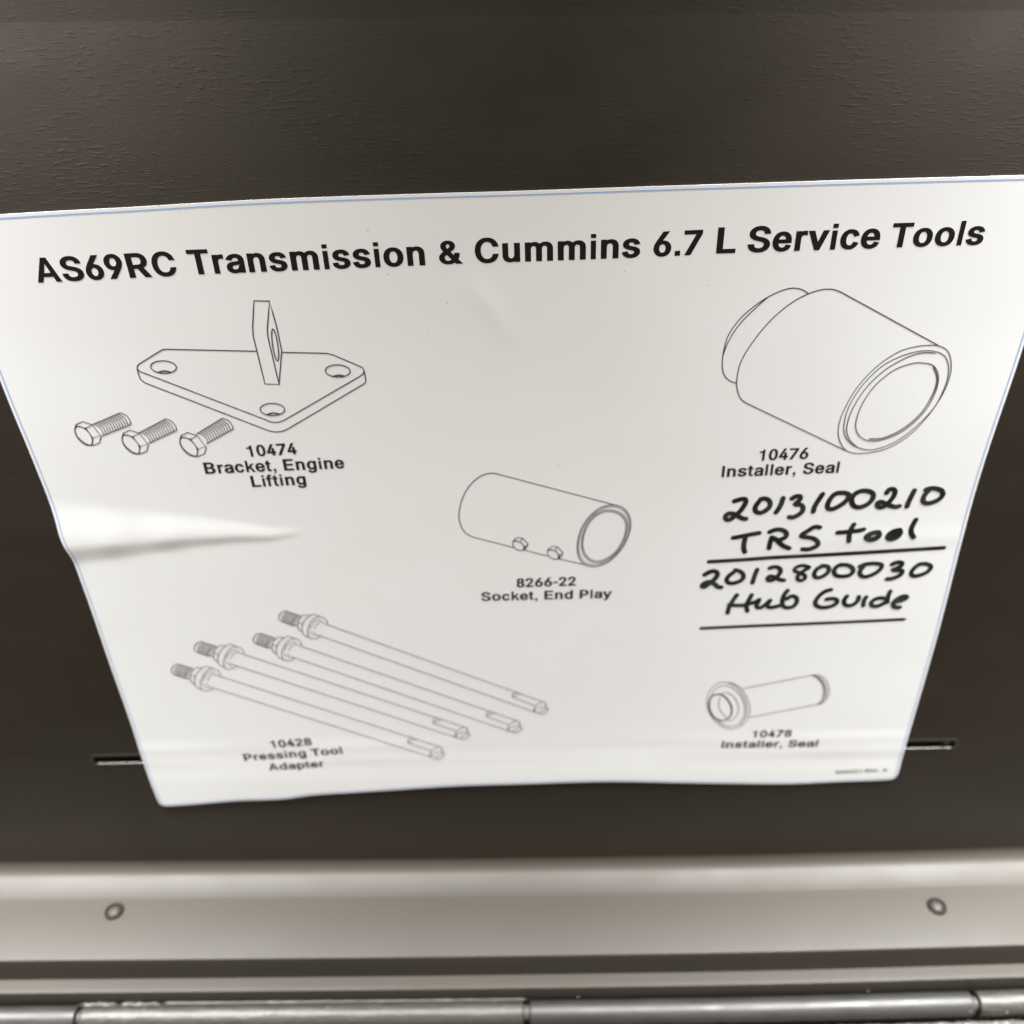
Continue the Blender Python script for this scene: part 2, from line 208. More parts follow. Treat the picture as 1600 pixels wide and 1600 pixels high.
'c':(556,['306,-10 322,-9 338,-7 353,-4 369,0 383,5 398,11 411,17 425,25 437,33 449,42 461,51 471,62 481,73 490,85 499,97 506,110 512,124 518,138 534,176 383,207 370,178 368,171 366,165 364,159 361,153 358,148 355,143 351,138 348,134 344,130 340,126 336,123 331,120 326,117 321,115 316,113 310,111 304,110 297,109 290,109 277,110 265,113 255,117 246,122 238,129 230,138 222,148 216,160 210,173 204,187 200,202 196,218 194,235 192,253 192,271 192,289 194,307 196,324 200,340 204,356 210,370 216,383 222,395 230,405 238,414 246,421 255,427 265,431 277,433 290,434 297,434 304,433 310,432 315,431 321,429 326,427 331,424 335,421 339,418 343,414 347,410 350,406 354,402 357,397 360,392 362,387 365,381 367,375 369,369 382,340 533,372 516,409 511,423 504,436 497,449 488,462 479,473 469,484 459,494 447,504 435,512 423,520 410,527 396,533 382,539 368,544 353,547 337,550 322,553 306,554 289,554 261,553 232,549 205,541 179,531 155,518 133,502 112,484 94,464 79,442 65,417 54,391 45,363 39,334 35,303 34,271 35,239 39,209 45,180 54,152 65,126 79,101 94,79 112,59 133,41 155,26 179,12 205,2 232,-5 261,-9 289,-11']),
'l':(278,['69,0 209,0 209,718 69,718']),
'1':(556,['238,0 378,0 378,710 272,710 262,660 232,622 176,600 69,592 69,497 238,497']),
'0':(556,['309,-7 338,-2 366,8 392,21 416,38 437,58 456,81 472,106 486,135 498,166 507,200 515,236 520,274 523,315 524,359 523,402 520,443 515,481 507,517 498,551 486,583 472,611 456,637 437,660 416,680 392,697 366,710 338,720 309,725 278,727 248,725 218,720 190,710 164,697 141,680 119,660 101,637 84,611 70,583 58,551 49,517 41,481 36,443 33,402 32,359 33,315 36,274 41,236 49,200 58,166 70,135 84,106 100,81 119,58 140,38 164,21 190,8 218,-2 248,-7 278,-9','268,114 258,117 250,122 242,129 234,138 226,149 218,163 210,179 204,198 197,219 192,243 188,269 185,297 183,327 183,359 183,391 185,421 188,449 192,475 197,499 204,520 210,539 218,555 226,569 234,581 242,590 250,597 259,601 268,604 278,605 288,604 298,601 306,597 314,590 322,581 331,569 338,555 346,539 353,520 359,499 364,475 368,449 371,421 373,391 373,359 373,327 371,297 368,269 364,243 359,219 353,198 346,179 338,163 331,149 322,138 314,129 306,122 298,117 289,114 278,113']),
'4':(556,['526,139 526,262 184,262 184,237 436,718 275,718 27,238 27,139','447,0 447,466 299,466 299,216 299,184 299,0']),
'B':(722,['384,0 419,1 452,4 484,9 513,16 540,26 564,37 586,50 606,64 623,81 637,99 649,118 658,138 664,159 668,181 669,203 668,226 665,247 659,267 651,286 641,304 629,320 617,334 602,347 587,358 571,368 554,376 537,383 519,388 502,391 521,391 521,357 506,356 521,361 535,367 549,373 562,380 575,389 588,398 599,409 610,421 619,434 627,448 633,464 637,480 640,498 641,517 639,538 636,560 630,580 621,600 610,619 596,637 580,653 561,668 541,681 518,692 493,701 466,709 438,714 407,717 376,718 76,718 76,0','249,304 385,304 401,303 416,302 428,299 440,295 450,290 460,283 469,277 476,269 482,261 487,253 492,244 495,234 497,225 499,215 499,204 498,191 496,179 492,168 486,158 478,148 467,140 453,133 434,128 410,124 380,123 249,123','249,595 373,595 397,594 416,591 431,586 443,579 452,571 459,561 464,551 468,540 471,527 471,514 471,503 470,493 467,484 464,476 460,468 456,460 450,453 443,447 435,441 427,436 417,432 407,428 396,426 384,424 370,424 249,424']),
'k':(556,['69,0 204,0 204,180 264,244 404,0 566,0 358,342 545,532 379,532 204,345 204,718 69,718']),
't':(333,['10,548 10,431 299,431 299,548','72,146 73,121 77,97 85,74 96,54 110,36 128,21 149,9 172,1 196,-4 221,-5 228,-5 234,-5 240,-5 246,-4 252,-3 259,-2 265,-1 272,0 278,2 314,11 289,123 234,115 223,114 220,114 218,115 218,116 219,117 220,119 220,122 219,126 218,133 217,142 217,153 217,669 72,669']),
',':(278,['64,146 64,0 140,0 136,-50 112,-86 64,-108 64,-168 128,-146 178,-106 206,-50 214,10 214,146']),
'E':(667,['621,0 621,123 251,123 251,301 592,301 592,424 251,424 251,595 617,595 617,718 76,718 76,0']),
'g':(611,['327,-197 352,-195 377,-191 400,-185 423,-177 446,-168 466,-156 486,-142 503,-126 518,-108 531,-87 541,-65 548,-41 552,-15 553,12 553,548 397,548 397,468 453,468 460,463 455,470 449,478 443,486 436,495 427,504 417,513 405,521 393,529 379,536 363,543 346,548 327,552 308,554 287,554 259,553 232,549 206,542 181,532 158,519 136,503 117,486 99,466 84,444 70,420 59,395 51,367 45,338 41,308 40,276 41,244 45,213 51,184 60,157 71,132 84,109 100,88 118,69 138,53 159,39 183,27 207,18 232,11 259,8 285,6 306,7 325,9 344,12 361,17 377,23 391,30 403,37 414,45 425,54 434,63 441,72 447,79 453,87 458,95 451,90 395,90 395,17 394,-4 390,-21 386,-35 380,-46 372,-56 362,-64 350,-71 336,-76 319,-79 301,-80 288,-80 276,-78 266,-76 257,-74 250,-70 243,-66 236,-62 231,-57 226,-52 221,-46 216,-40 211,-34 207,-28 203,-22 179,3 47,-58 73,-91 82,-104 91,-116 102,-127 114,-139 128,-149 143,-159 159,-168 176,-176 194,-183 214,-188 234,-193 256,-196 278,-198 301,-198','285,127 273,129 263,132 254,137 246,143 238,151 230,160 224,170 218,182 213,194 208,209 204,224 202,241 200,259 200,278 200,296 202,314 204,330 208,346 213,361 218,374 224,386 231,397 238,407 246,415 255,422 264,427 274,431 285,434 298,434 311,434 323,431 333,428 342,423 350,416 358,408 365,399 372,388 378,376 383,363 388,348 391,332 394,315 396,297 396,278 396,258 394,239 391,222 388,207 383,192 378,180 372,168 366,159 359,150 351,143 343,137 334,132 323,129 312,127 298,126']),
'f':(333,['10,548 10,431 304,431 304,548','220,0 220,575 221,587 222,597 223,605 225,612 226,616 226,619 226,621 226,622 228,624 233,624 234,624 236,624 238,624 239,623 239,623 292,608 323,723 293,733 287,735 282,737 276,739 269,741 261,743 252,744 243,745 234,746 224,746 210,745 195,743 180,739 166,734 153,728 140,720 128,710 118,700 108,688 100,675 93,660 88,645 84,628 82,611 81,593 81,0']),
'd':(611,['303,-10 323,-8 341,-4 359,1 375,8 389,15 401,23 412,31 423,40 432,50 439,59 446,67 451,75 457,82 449,77 395,77 395,0 551,0 551,718 392,718 392,468 449,468 456,463 451,471 446,478 440,486 432,495 423,504 413,513 402,521 390,529 376,536 360,543 342,548 323,552 304,554 283,554 255,553 227,549 201,542 176,532 152,519 130,503 111,486 93,466 78,444 64,419 53,393 45,365 39,336 35,305 34,273 35,240 39,209 45,180 53,152 64,125 77,101 93,79 110,59 130,41 152,25 175,12 200,2 227,-5 254,-9 282,-11','282,110 270,113 260,117 251,122 242,129 234,138 226,148 219,159 213,172 208,186 203,202 199,218 197,236 195,254 194,274 195,293 197,311 199,328 203,344 208,359 213,373 219,386 226,397 233,407 241,415 250,422 259,427 269,431 281,434 295,434 307,434 319,431 329,427 338,422 347,416 355,408 362,398 369,387 375,375 380,362 385,347 388,330 391,313 393,294 393,274 393,253 391,234 388,216 385,200 380,184 374,170 368,158 362,147 354,137 346,129 338,122 329,117 319,113 307,110 295,110']),
'P':(667,['241,0 241,595 346,595 365,595 381,593 395,590 406,586 416,580 425,574 433,567 439,560 444,551 448,542 452,532 455,520 458,508 459,495 460,482 459,468 458,455 455,443 452,432 448,422 444,412 439,403 432,396 425,389 416,382 407,377 395,373 381,370 365,368 347,367 140,367 140,245 352,245 385,246 417,249 447,256 476,264 502,276 526,289 547,305 566,322 583,341 597,362 608,384 616,407 622,431 626,456 627,482 626,508 622,532 616,556 608,579 596,601 583,622 566,641 547,658 526,674 502,687 476,698 447,707 417,713 385,717 352,718 73,718 73,0']),
'y':(556,['78,-182 83,-184 90,-185 96,-187 103,-188 110,-189 118,-190 127,-191 135,-191 144,-191 160,-191 176,-189 192,-186 207,-182 221,-177 235,-170 249,-162 261,-153 272,-143 283,-132 293,-120 302,-107 310,-92 317,-77 324,-61 556,548 387,548 274,236 268,218 262,199 256,181 251,163 246,145 241,127 237,109 232,92 227,75 208,27 342,27 322,75 317,92 313,109 308,127 303,144 299,162 293,181 288,199 282,218 275,236 163,548 -7,548 192,22 181,-15 177,-27 173,-37 170,-46 166,-52 163,-57 161,-61 158,-65 156,-67 154,-68 152,-70 149,-70 144,-70 139,-70 134,-69 126,-68 76,-61 41,-173']),
'p':(611,['221,-188 221,77 164,77 157,82 162,74 168,67 174,59 181,50 190,41 201,31 212,23 224,15 238,8 254,1 272,-4 290,-8 310,-10 331,-11 359,-9 386,-5 412,2 438,12 461,25 483,41 502,59 520,79 535,101 548,125 559,152 568,180 573,209 577,240 578,273 577,305 573,336 567,365 559,393 548,419 535,444 519,466 502,486 482,503 460,519 437,532 412,542 386,549 358,553 330,554 309,554 289,552 271,548 253,543 237,536 223,529 211,521 200,513 189,504 180,495 173,486 167,478 162,471 157,464 164,468 219,468 219,548 62,548 62,-188','306,110 295,113 285,117 276,122 267,129 259,137 252,147 245,158 239,170 233,184 228,200 225,216 222,234 220,253 220,274 220,294 222,313 225,330 228,346 233,362 238,375 244,387 251,398 258,408 266,416 275,422 284,427 294,431 305,434 318,434 332,434 343,431 353,427 362,422 371,415 379,407 386,397 393,386 399,373 405,360 409,344 413,328 416,311 417,293 418,274 417,254 416,236 413,218 409,202 404,186 399,172 393,159 386,148 378,138 370,129 362,122 353,117 343,113 331,110 318,110']),
'8':(556,['305,-8 331,-5 356,1 380,8 403,18 425,29 444,43 462,58 478,74 492,93 503,113 512,133 519,155 523,178 524,202 523,221 521,239 517,257 512,274 505,291 497,306 487,321 477,335 465,348 452,359 438,370 423,379 407,386 391,392 405,391 405,359 399,360 419,370 438,383 455,399 469,417 481,436 490,457 496,479 500,502 501,525 500,547 497,569 491,590 483,610 472,629 459,646 445,662 429,677 411,690 392,701 371,710 349,718 326,723 302,726 278,727 253,726 230,723 206,718 184,710 163,701 144,690 126,677 110,662 96,646 83,629 72,610 64,590 58,569 55,547 54,525 55,501 59,479 65,457 75,436 86,416 101,398 118,383 137,370 158,360 151,359 151,391 166,392 149,386 133,379 117,370 103,359 90,348 79,335 68,321 59,306 51,290 44,274 39,257 35,239 33,221 32,202 33,178 37,155 43,134 52,113 64,93 78,74 94,58 112,43 131,29 152,18 175,8 199,1 225,-5 251,-8 278,-9','265,113 254,115 244,117 234,121 226,125 219,130 212,136 206,142 202,149 197,157 194,165 191,174 189,184 187,195 187,207 188,219 189,230 191,241 194,251 198,260 203,269 209,277 215,284 222,291 230,296 238,301 247,305 257,308 267,309 278,310 289,309 299,308 308,305 317,301 325,296 333,291 340,284 346,277 352,269 357,260 361,251 364,241 366,230 368,219 368,207 368,195 366,184 364,175 361,165 358,157 353,149 348,142 343,136 336,130 329,125 321,121 312,117 302,115 290,113 278,113','269,430 261,431 253,433 247,436 240,440 234,445 229,450 225,456 220,463 217,471 214,479 211,488 209,497 208,508 208,519 208,530 209,540 211,549 213,558 216,566 220,573 224,579 229,585 234,590 240,595 246,599 253,602 260,604 269,605 278,606 287,605 296,604 303,602 310,599 316,595 322,590 327,585 331,580 335,573 339,566 342,558 344,549 346,540 347,530 348,519 347,508 346,497 344,488 342,479 338,471 334,463 330,456 325,450 320,445 314,440 308,436 302,433 295,431 287,430 278,429']),
'2':(556,['507,0 507,123 215,123 215,94 346,245 367,269 387,291 404,312 420,332 434,351 446,368 457,386 467,402 475,418 482,434 487,450 492,466 495,482 496,498 497,515 496,538 492,560 486,582 478,603 467,622 454,641 439,658 423,673 404,687 384,699 362,709 339,717 315,723 290,726 265,727 239,726 214,723 189,717 166,709 144,698 123,686 104,672 87,656 72,638 59,618 47,597 39,575 33,551 29,526 26,477 182,477 184,514 186,526 188,538 191,548 194,558 198,566 203,574 208,581 214,587 220,593 227,597 235,601 243,603 252,605 263,605 273,605 282,603 290,601 298,598 305,594 312,589 318,584 323,578 328,571 332,563 335,555 338,546 340,536 342,525 342,513 342,503 341,492 339,482 336,473 333,463 329,454 324,443 318,433 311,422 303,410 294,398 284,385 272,371 260,357 246,341 26,96 26,0']),
'-':(333,['27,370 27,247 306,247 306,370']),
'I':(278,['64,0 214,0 214,718 64,718']),
'5':(556,['294,-8 321,-4 347,3 372,12 395,23 417,37 437,53 455,71 470,91 484,112 496,135 505,160 511,185 515,211 516,239 515,260 513,280 510,299 505,318 499,337 491,354 482,371 473,387 462,402 449,416 436,429 422,440 406,451 390,460 373,469 354,475 336,481 316,484 297,487 277,487 260,487 244,485 229,483 213,479 198,474 184,469 170,462 157,455 145,447 147,445 203,445 215,595 486,595 486,718 76,718 32,336 165,323 185,336 190,341 197,346 205,351 214,355 224,358 233,361 243,363 252,364 262,365 274,364 284,362 294,359 302,355 311,349 319,342 326,334 333,325 339,315 345,304 349,292 353,280 356,267 357,252 358,238 357,223 356,209 353,196 350,184 345,172 340,161 334,152 328,143 321,136 313,129 305,124 296,119 287,116 277,114 266,114 257,114 249,115 240,118 233,121 225,125 218,130 212,135 206,141 201,148 196,155 192,163 189,171 187,179 185,188 179,220 23,220 29,172 34,150 41,129 50,109 62,90 75,72 91,56 108,42 127,29 147,17 169,8 192,0 216,-5 241,-8 267,-9']),
}

# ------------------------------------------------------------------ the lid: panel with a long slot, rolled rim shelf
Z1 = on_panel(800, 1338)[1]                   # where the panel starts to roll into the shelf
# the roll: a round bend, then a long shallow ramp, then a soft crease into the shelf
ROLL = [(0.0, 0.0)]
for _k in range(40):
    _u = (_k + 0.5)/40
    if _u < 0.5: _a, _ds = math.radians(72*_u/0.5), 0.0062*math.radians(72)/20
    elif _u < 0.925: _a, _ds = math.radians(72 + 13*(_u-0.5)/0.425), 0.0076/17
    else: _a, _ds = math.radians(85 + 5*(_u-0.925)/0.075), 0.0009/3
    ROLL.append((ROLL[-1][0] + _ds*math.sin(_a), ROLL[-1][1] - _ds*math.cos(_a)))
RB = ROLL[-1][0]
ZS = Z1 + ROLL[-1][1]                         # height of the shelf
DE = on_level(800, 1493, ZS - 0.0014)[1]               # front edge of the shelf
LID = W(0, 0, ZS)
_wx = [(-0.19, 0.0030), (-0.10, 0.0012), (-0.0055, -0.0004), (0.09, -0.0012), (0.19, 0.0)]
def warp(x):                                  # the long rolled edge is not dead straight
    if x <= _wx[0][0]: i = 0
    elif x >= _wx[-1][0]: i = len(_wx) - 2
    else: i = max(k for k in range(len(_wx) - 1) if _wx[k][0] <= x)
    (xa, a), (xb, b) = _wx[i], _wx[i+1]
    ya = _wx[i-1] if i > 0 else None; yc = _wx[i+2] if i + 2 < len(_wx) else None
    t = (x - xa) / (xb - xa)
    ma = (b - ya[1]) / (xb - ya[0]) if ya else (b - a) / (xb - xa)
    mb = (yc[1] - a) / (yc[0] - xa) if yc else (b - a) / (xb - xa)
    hgt = xb - xa
    if t < 0: return a + ma * (x - xa)
    if t > 1: return b + mb * (x - xb)
    return (2*t**3-3*t*t+1)*a + (t**3-2*t*t+t)*hgt*ma + (-2*t**3+3*t*t)*b + (t**3-t*t)*hgt*mb
XS = [-0.30 + 0.60 * i / 60 for i in range(61)]
lid = empty('steel_tool_case', LID, 'grey-brown enamelled steel tool case with open lid behind white chart and hinge below', 'tool case')

# panel with the slot cut in it
SL, SR = on_panel(150, 1193), on_panel(1489, 1168)
sz0 = (SL[1] + SR[1]) / 2; sx0, sx1 = SL[0], SR[0]
SH = 0.0034                                   # slot height
def rrect(x0, x1, z0, z1, r, n=5):
    out = []
    for (cx, cz, a0) in ((x1-r, z0+r, -90), (x1-r, z1-r, 0), (x0+r, z1-r, 90), (x0+r, z0+r, 180)):
        for k in range(n+1):
            a = math.radians(a0 + 90*k/n); out.append((cx + r*math.cos(a), cz + r*math.sin(a)))
    return out
lip = 0.0014
loops = []
for (g, d) in ((lip, 0.0), (lip*0.75, 0.00012), (lip*0.5, 0.0002), (lip*0.25, 0.0002), (lip*0.06, 0.0001), (0.0, -0.0003), (0.0, -0.0016)):
    loops.append([(x, d, z) for (x, z) in rrect(sx0 - g, sx1 + g, sz0 - g, sz0 + SH + g, 0.0009 + g)])
outer = []
px0, px1, pz0, pz1 = -0.30, 0.30, Z1 + 0.03, on_panel(800, 26)[1]
for i in range(13): outer.append((px0 + (px1-px0)*i/12, pz0))
outer += [(px1, pz1), (px0, pz1)]
n0 = len(outer); lp0 = [(x, z) for (x, d, z) in loops[0]]
vs = [Vector(p) for p in outer] + [Vector(p) for p in lp0]
ed = [(i, (i+1) % n0) for i in range(n0)] + [(n0+i, n0+(i+1) % len(lp0)) for i in range(len(lp0))]
cv, ce, cf, *_ = delaunay_2d_cdt(vs, ed, [], 0, 1e-7)
V = [W(p.x, 0, p.y) for p in cv]; Fc = []
for f in cf:
    c = sum((cv[i] for i in f), Vector((0, 0))) / len(f)
    if px0 < c.x < px1 and pz0 < c.y < pz1 and not (sx0-lip < c.x < sx1+lip and sz0-lip < c.y < sz0+SH+lip):
        Fc.append(tuple(f))
panel = link('lid_panel', V, Fc, PAINT, lid)
# above a faint crease the panel leans out a little
V, Fc = sub_ext([(0, pz1, 1), (0.00006, pz1 + 0.002, 1), (0.00025, pz1 + 0.006, 1), (0.008, 0.42, 1)], [-0.30 + 0.06*i for i in range(11)], lambda x: 0.0)
link('upper_panel', V, [f[::-1] for f in Fc], PAINT, lid, smooth=True)
V, Fc = [], []; n = len(lp0)
for lp in loops: V += [W(*p) for p in lp]
for k in range(len(loops)-1):
    for i in range(n): Fc.append((k*n+i, (k+1)*n+i, (k+1)*n+(i+1) % n, k*n+(i+1) % n))
link('slot_edge', V, Fc, PAINT, panel, smooth=True)
# small spill of paint where the slot corners were punched
for (px, py, r) in ((158, 1181, 0.0011), (1478, 1160, 0.0011)):
    x, z = on_panel(px, py); V = [W(x, 0.0004, z)]; Fc = []
    for k in range(14):
        a = 2*math.pi*k/14; V.append(W(x + 1.5*r*math.cos(a), 0.00002, z + 0.7*r*math.sin(a)))
    Fc = [(0, 1+k, 1+(k+1) % 14) for k in range(14)]
    link('paint_run', V, Fc, PAINT, panel, smooth=True)
# outer skin that closes the hollow lid
bx = [(-0.301, -0.024), (0.301, -0.024)]
V = [W(-0.301, -0.001, pz0-0.02), W(-0.301, -0.024, pz0-0.02), W(0.301, -0.024, pz0-0.02), W(0.301, -0.001, pz0-0.02),
     W(-0.301, -0.001, 0.421), W(-0.301, -0.024, 0.421), W(0.301, -0.024, 0.421), W(0.301, -0.001, 0.421)]
link('outer_skin', V, [(0, 1, 2, 3), (7, 6, 5, 4), (0, 4, 5, 1), (1, 5, 6, 2), (2, 6, 7, 3)], DARK, lid)
# rolled rim shelf
prof = [(0, pz0, 0.0), (0, (pz0+Z1)/2, 0.5), (0, Z1+0.001, 1)]
for (d_, z_) in ROLL: prof.append((d_, Z1 + z_, 1))
r = 0.0007
DROP = 0.0014                                 # the shelf sags a little towards its front edge
for k in range(1, 11): prof.append((RB + (DE-r-RB)*k/10, ZS - DROP*(k/10)**2.4, 1))
for k in range(1, 6):
    a = math.pi/2*k/5; prof.append((DE - r + r*math.sin(a), ZS - DROP - r + r*math.cos(a), 1))
Z2 = on_panel(800, 1522.5, DE)[1]
prof.append((DE, (ZS-r+Z2)/2, 1)); prof.append((DE, Z2-0.004, 1))
V, Fc = sub_ext(prof, XS, warp)
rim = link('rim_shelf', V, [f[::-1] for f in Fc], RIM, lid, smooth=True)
rim.data.materials.append(PAINT)              # the flat run above the roll has the panel's own grain and darker tone
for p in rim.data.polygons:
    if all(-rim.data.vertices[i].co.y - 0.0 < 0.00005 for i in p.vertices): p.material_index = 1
# rivets on the shelf: dull hollow ring round a low painted dome
def lathe(x, d, z0, prof2, n=36):
    V, Fc = [], []
    for (rr, hh) in prof2:
        for k in range(n):
            a = 2*math.pi*k/n; V.append(W(x + rr*math.cos(a), d + rr*math.sin(a), z0 + hh))
    for j in range(len(prof2)-1):
        for k in range(n): Fc.append((j*n+k, j*n+(k+1) % n, (j+1)*n+(k+1) % n, (j+1)*n+k))
    if prof2[-1][0] < 0.0004: Fc.append(tuple((len(prof2)-1)*n + k for k in range(n)))
    return V, Fc
def ring_rivet(px, py):
    x, d = on_level(px, py, ZS); z0 = ZS + warp(x)
    V, Fc = lathe(x, d, z0, [(0.0037, -0.0003), (0.0036, 0.0003), (0.00335, 0.0009), (0.0031, 0.0010), (0.0028, 0.0007), (0.0026, 0.0001), (0.0025, -0.0003)])
    rv = link('rivet', V, Fc, RIVET, lid, smooth=True)
    V, Fc = lathe(x, d, z0, [(0.0026, -0.0002), (0.0023, 0.0004), (0.0018, 0.0008), (0.0010, 0.00095), (0.0003, 0.001)])
    link('rivet_core', V, Fc, RIM, rv, smooth=True)
ring_rivet(181, 1430); ring_rivet(1464, 1415)

# ------------------------------------------------------------------ the hinge
D2 = on_level(800, 1543.5, Z2)[1]
Z3 = on_panel(800, 1562, D2)[1]
HO = W(0, D2, Z3)
r = 0.0006; prof = [(DE - 0.0006, Z2, 1), ((DE+D2)/2, Z2, 1), (D2 - r, Z2, 1)]
for k in range(1, 6):
    a = math.pi/2*k/5; prof.append((D2 - r + r*math.sin(a), Z2 - r + r*math.cos(a), 1))
prof += [(D2, (Z2+Z3)/2, 1), (D2, Z3 - 0.012, 1)]
V, Fc = sub_ext(prof, XS, warp)
hinge = link('hinge', V, [f[::-1] for f in Fc], RIM, lid, smooth=True)
# the barrel lies against the leaf
KR = 0.0042
KD = D2 + KR + 0.0002
KZ = on_panel(800, 1563, KD - 0.8*KR)[1] - 0.59*KR    # its upper outline touches the line of sight over the leaf
def bx_at(px): return on_panel(px, 1575, KD)[0]
def knuckle(pa, pb, material, rough, label=None, seams=()):
    xa, xb = bx_at(pa), bx_at(pb); n = 40; V, Fc = [], []
    xs = [xa, xa+0.00005, xa+0.0004] + [xa + 0.001 + (xb-xa-0.002)*i/70 for i in range(71)] + [xb-0.0004, xb-0.00005, xb]
    rs = [0.80, 0.93, 0.99] + [1.0]*71 + [0.99, 0.93, 0.80]
    for (x, q) in zip(xs, rs):
        for s in seams:
            if abs(x - bx_at(s)) < (xb-xa)/120: q *= 0.965
        for k in range(n):
            a = 2*math.pi*k/n
            rr = KR*q*(1 + rough*noise.noise(Vector((x*160, math.cos(a)*1.6, math.sin(a)*1.6 + pa))) + rough*0.5*noise.noise(Vector((x*900, math.cos(a)*6, math.sin(a)*6))))
            V.append(W(x, KD + rr*math.cos(a), KZ + warp(x) + rr*math.sin(a)))
    for i in range(len(xs)-1):
        for k in range(n): Fc.append((i*n+k, i*n+(k+1) % n, (i+1)*n+(k+1) % n, (i+1)*n+k))
    Fc.append(tuple(range(n))[::-1]); Fc.append(tuple((len(xs)-1)*n + k for k in range(n)))
    return link('knuckle', V, [f for f in Fc], material, hinge, smooth=True, label=label)
knuckle(-640, 114.5, STEEL, 0.012)
knuckle(121.5, 817.5, WORN, 0.03, 'rough knuckle with chipped paint and weld spatter')
knuckle(828, 1512, STEEL, 0.008, 'smooth clean knuckle', seams=(1125, 1252))
knuckle(1521, 2300, WORN, 0.05, 'rough knuckle crusted with pale paint flakes')
# hinge pin seen in the joints
V, Fc = [], []
for i, x in enumerate((-0.29, -0.1, 0.1, 0.29)):
    for k in range(16):
        a = 2*math.pi*k/16; V.append(W(x, KD + 0.0026*math.cos(a), KZ + warp(x) + 0.0026*math.sin(a)))
for i in range(3):
    for k in range(16): Fc.append((i*16+k, i*16+(k+1) % 16, (i+1)*16+(k+1) % 16, (i+1)*16+k))
link('hinge_pin', V, Fc, DARK, hinge, smooth=True)
# lumpy strips: weld bead behind the rough knuckle, crust in front of the barrel
def bead(name, pa, pb, d, z, r, lump, freq, material, parent, label=None):
    xa, xb = bx_at(pa), bx_at(pb); m_ = max(8, int((xb-xa)/0.0006)); n = 10; V, Fc = [], []
    for i in range(m_+1):
        x = xa + (xb-xa)*i/m_; tip = min(1, i/4, (m_-i)/4)
        for k in range(n):
            a = 2*math.pi*k/n
            q = r*max(0.05, tip)*(1 + lump*noise.noise(Vector((x*freq, math.cos(a)*1.2 + pa, math.sin(a)*1.2))))
            V.append(W(x, d + q*math.cos(a), z + warp(x) + q*0.8*math.sin(a)))
    for i in range(m_):
        for k in range(n): Fc.append((i*n+k, i*n+(k+1) % n, (i+1)*n+(k+1) % n, (i+1)*n+k))
    return link(name, V, Fc, material, parent, smooth=True, label=label)
bead('weld_bead', 112, 178, D2+0.0012, KZ+KR*0.72, 0.0011, 0.7, 500, WORN, hinge)
bead('weld_bead', 176, 246, D2+0.0011, KZ+KR*0.70, 0.0010, 0.7, 420, WORN, hinge)
bead('leaf_edge', 244, 825, D2+0.0008, KZ+KR*0.72, 0.0006, 0.35, 300, WORN, hinge)

# ------------------------------------------------------------------ lower half of the case, in front of the hinge
ZB = KZ - KR + 0.0002
BO = W(0, KD + KR, ZB)
V, Fc = [], []
xs = [-0.30 + 0.60*i/300 for i in range(301)]
ds = [KD + 0.0036 + 0.0007*j for j in range(14)]
for i, x in enumerate(xs):
    for j, d in enumerate(ds):
        z = ZB - 0.0006 + warp(x) + 0.0004*noise.noise(Vector((x*300, d*600, 1.0))) + (0.00025*noise.noise(Vector((x*1300, d*1300, 4.0))))
        if j == 0: z -= 0.006; 
        V.append(W(x, d + (0.0006*noise.noise(Vector((x*260, 7.0, 2.0))) if j < 3 else 0), z))
nn = len(ds)
for i in range(len(xs)-1):
    for j in range(nn-1): a = i*nn+j; Fc.append((a, a+nn, a+nn+1, a+1))
body = link('case_rim', V, Fc, CRUST, lid, smooth=True)
V, Fc = [], []
for (x, d, z) in ((-0.30, ds[-1], ZB-0.001), (0.30, ds[-1], ZB-0.001), (0.30, ds[-1], ZB-0.02), (-0.30, ds[-1], ZB-0.02),
                  (-0.30, D2, ZB-0.02), (0.30, D2, ZB-0.02)): V.append(W(x, d, z))
link('case_wall', V, [(3, 2, 1, 0), (4, 5, 2, 3)], DARK, body)

# paint flakes and grit lying on and along the hinge
FL_V, FL_F = [], []
def flake(x, d, z, s):
    b0 = len(FL_V); rnd = [random.uniform(0.6, 1.2) for _ in range(8)]
    k = 0
    for (a, b, c) in ((1,0,0),(-1,0,0),(0,1,0),(0,-1,0),(0,0,1),(0,0,-1)):
        FL_V.append(W(x + a*s*rnd[k]*1.2, d + b*s*rnd[k], z + c*s*rnd[k]*0.7)); k += 1
    for f in ((0,2,4),(2,1,4),(1,3,4),(3,0,4),(2,0,5),(1,2,5),(3,1,5),(0,3,5)): FL_F.append(tuple(b0+i for i in f))
def on_barrel(px, ang, s):
    x = bx_at(px); a = math.radians(ang); flake(x, KD + KR*math.cos(a), KZ + warp(x) + KR*math.sin(a), s)
for _ in range(46): on_barrel(1522 + 130*random.random(), random.choice([random.uniform(100, 140), random.uniform(-25, 60)]), random.uniform(0.0001, 0.00045))
for _ in range(34): on_barrel(random.uniform(122, 815), random.uniform(20, 120), random.uniform(0.00006, 0.0002))
for px in (1500, 1506, 1509, 1504): on_barrel(px, random.uniform(20, 100), 0.0004)
for px in (62, 45, 20, 108, 104): on_barrel(px, random.uniform(0, 30), 0.00022)
for (px, s) in ((1358, 0.00055), (290, 0.0003), (265, 0.0002), (378, 0.0003), (905, 0.0003), (948, 0.00028), (300, 0.00025)):
    x = bx_at(px); flake(x, D2+0.0006, KZ + warp(x) + KR*0.9, s)
for _ in range(160):
    x = bx_at(random.choice([random.uniform(700, 1100), random.uniform(1480, 1640), random.uniform(0, 800)])); flake(x, KD + KR*0.6 + random.random()*0.004, ZB - 0.0002 + warp(x), random.uniform(0.0001, 0.0004))
fl = link('paint_flakes', FL_V, FL_F, CRUST, None)
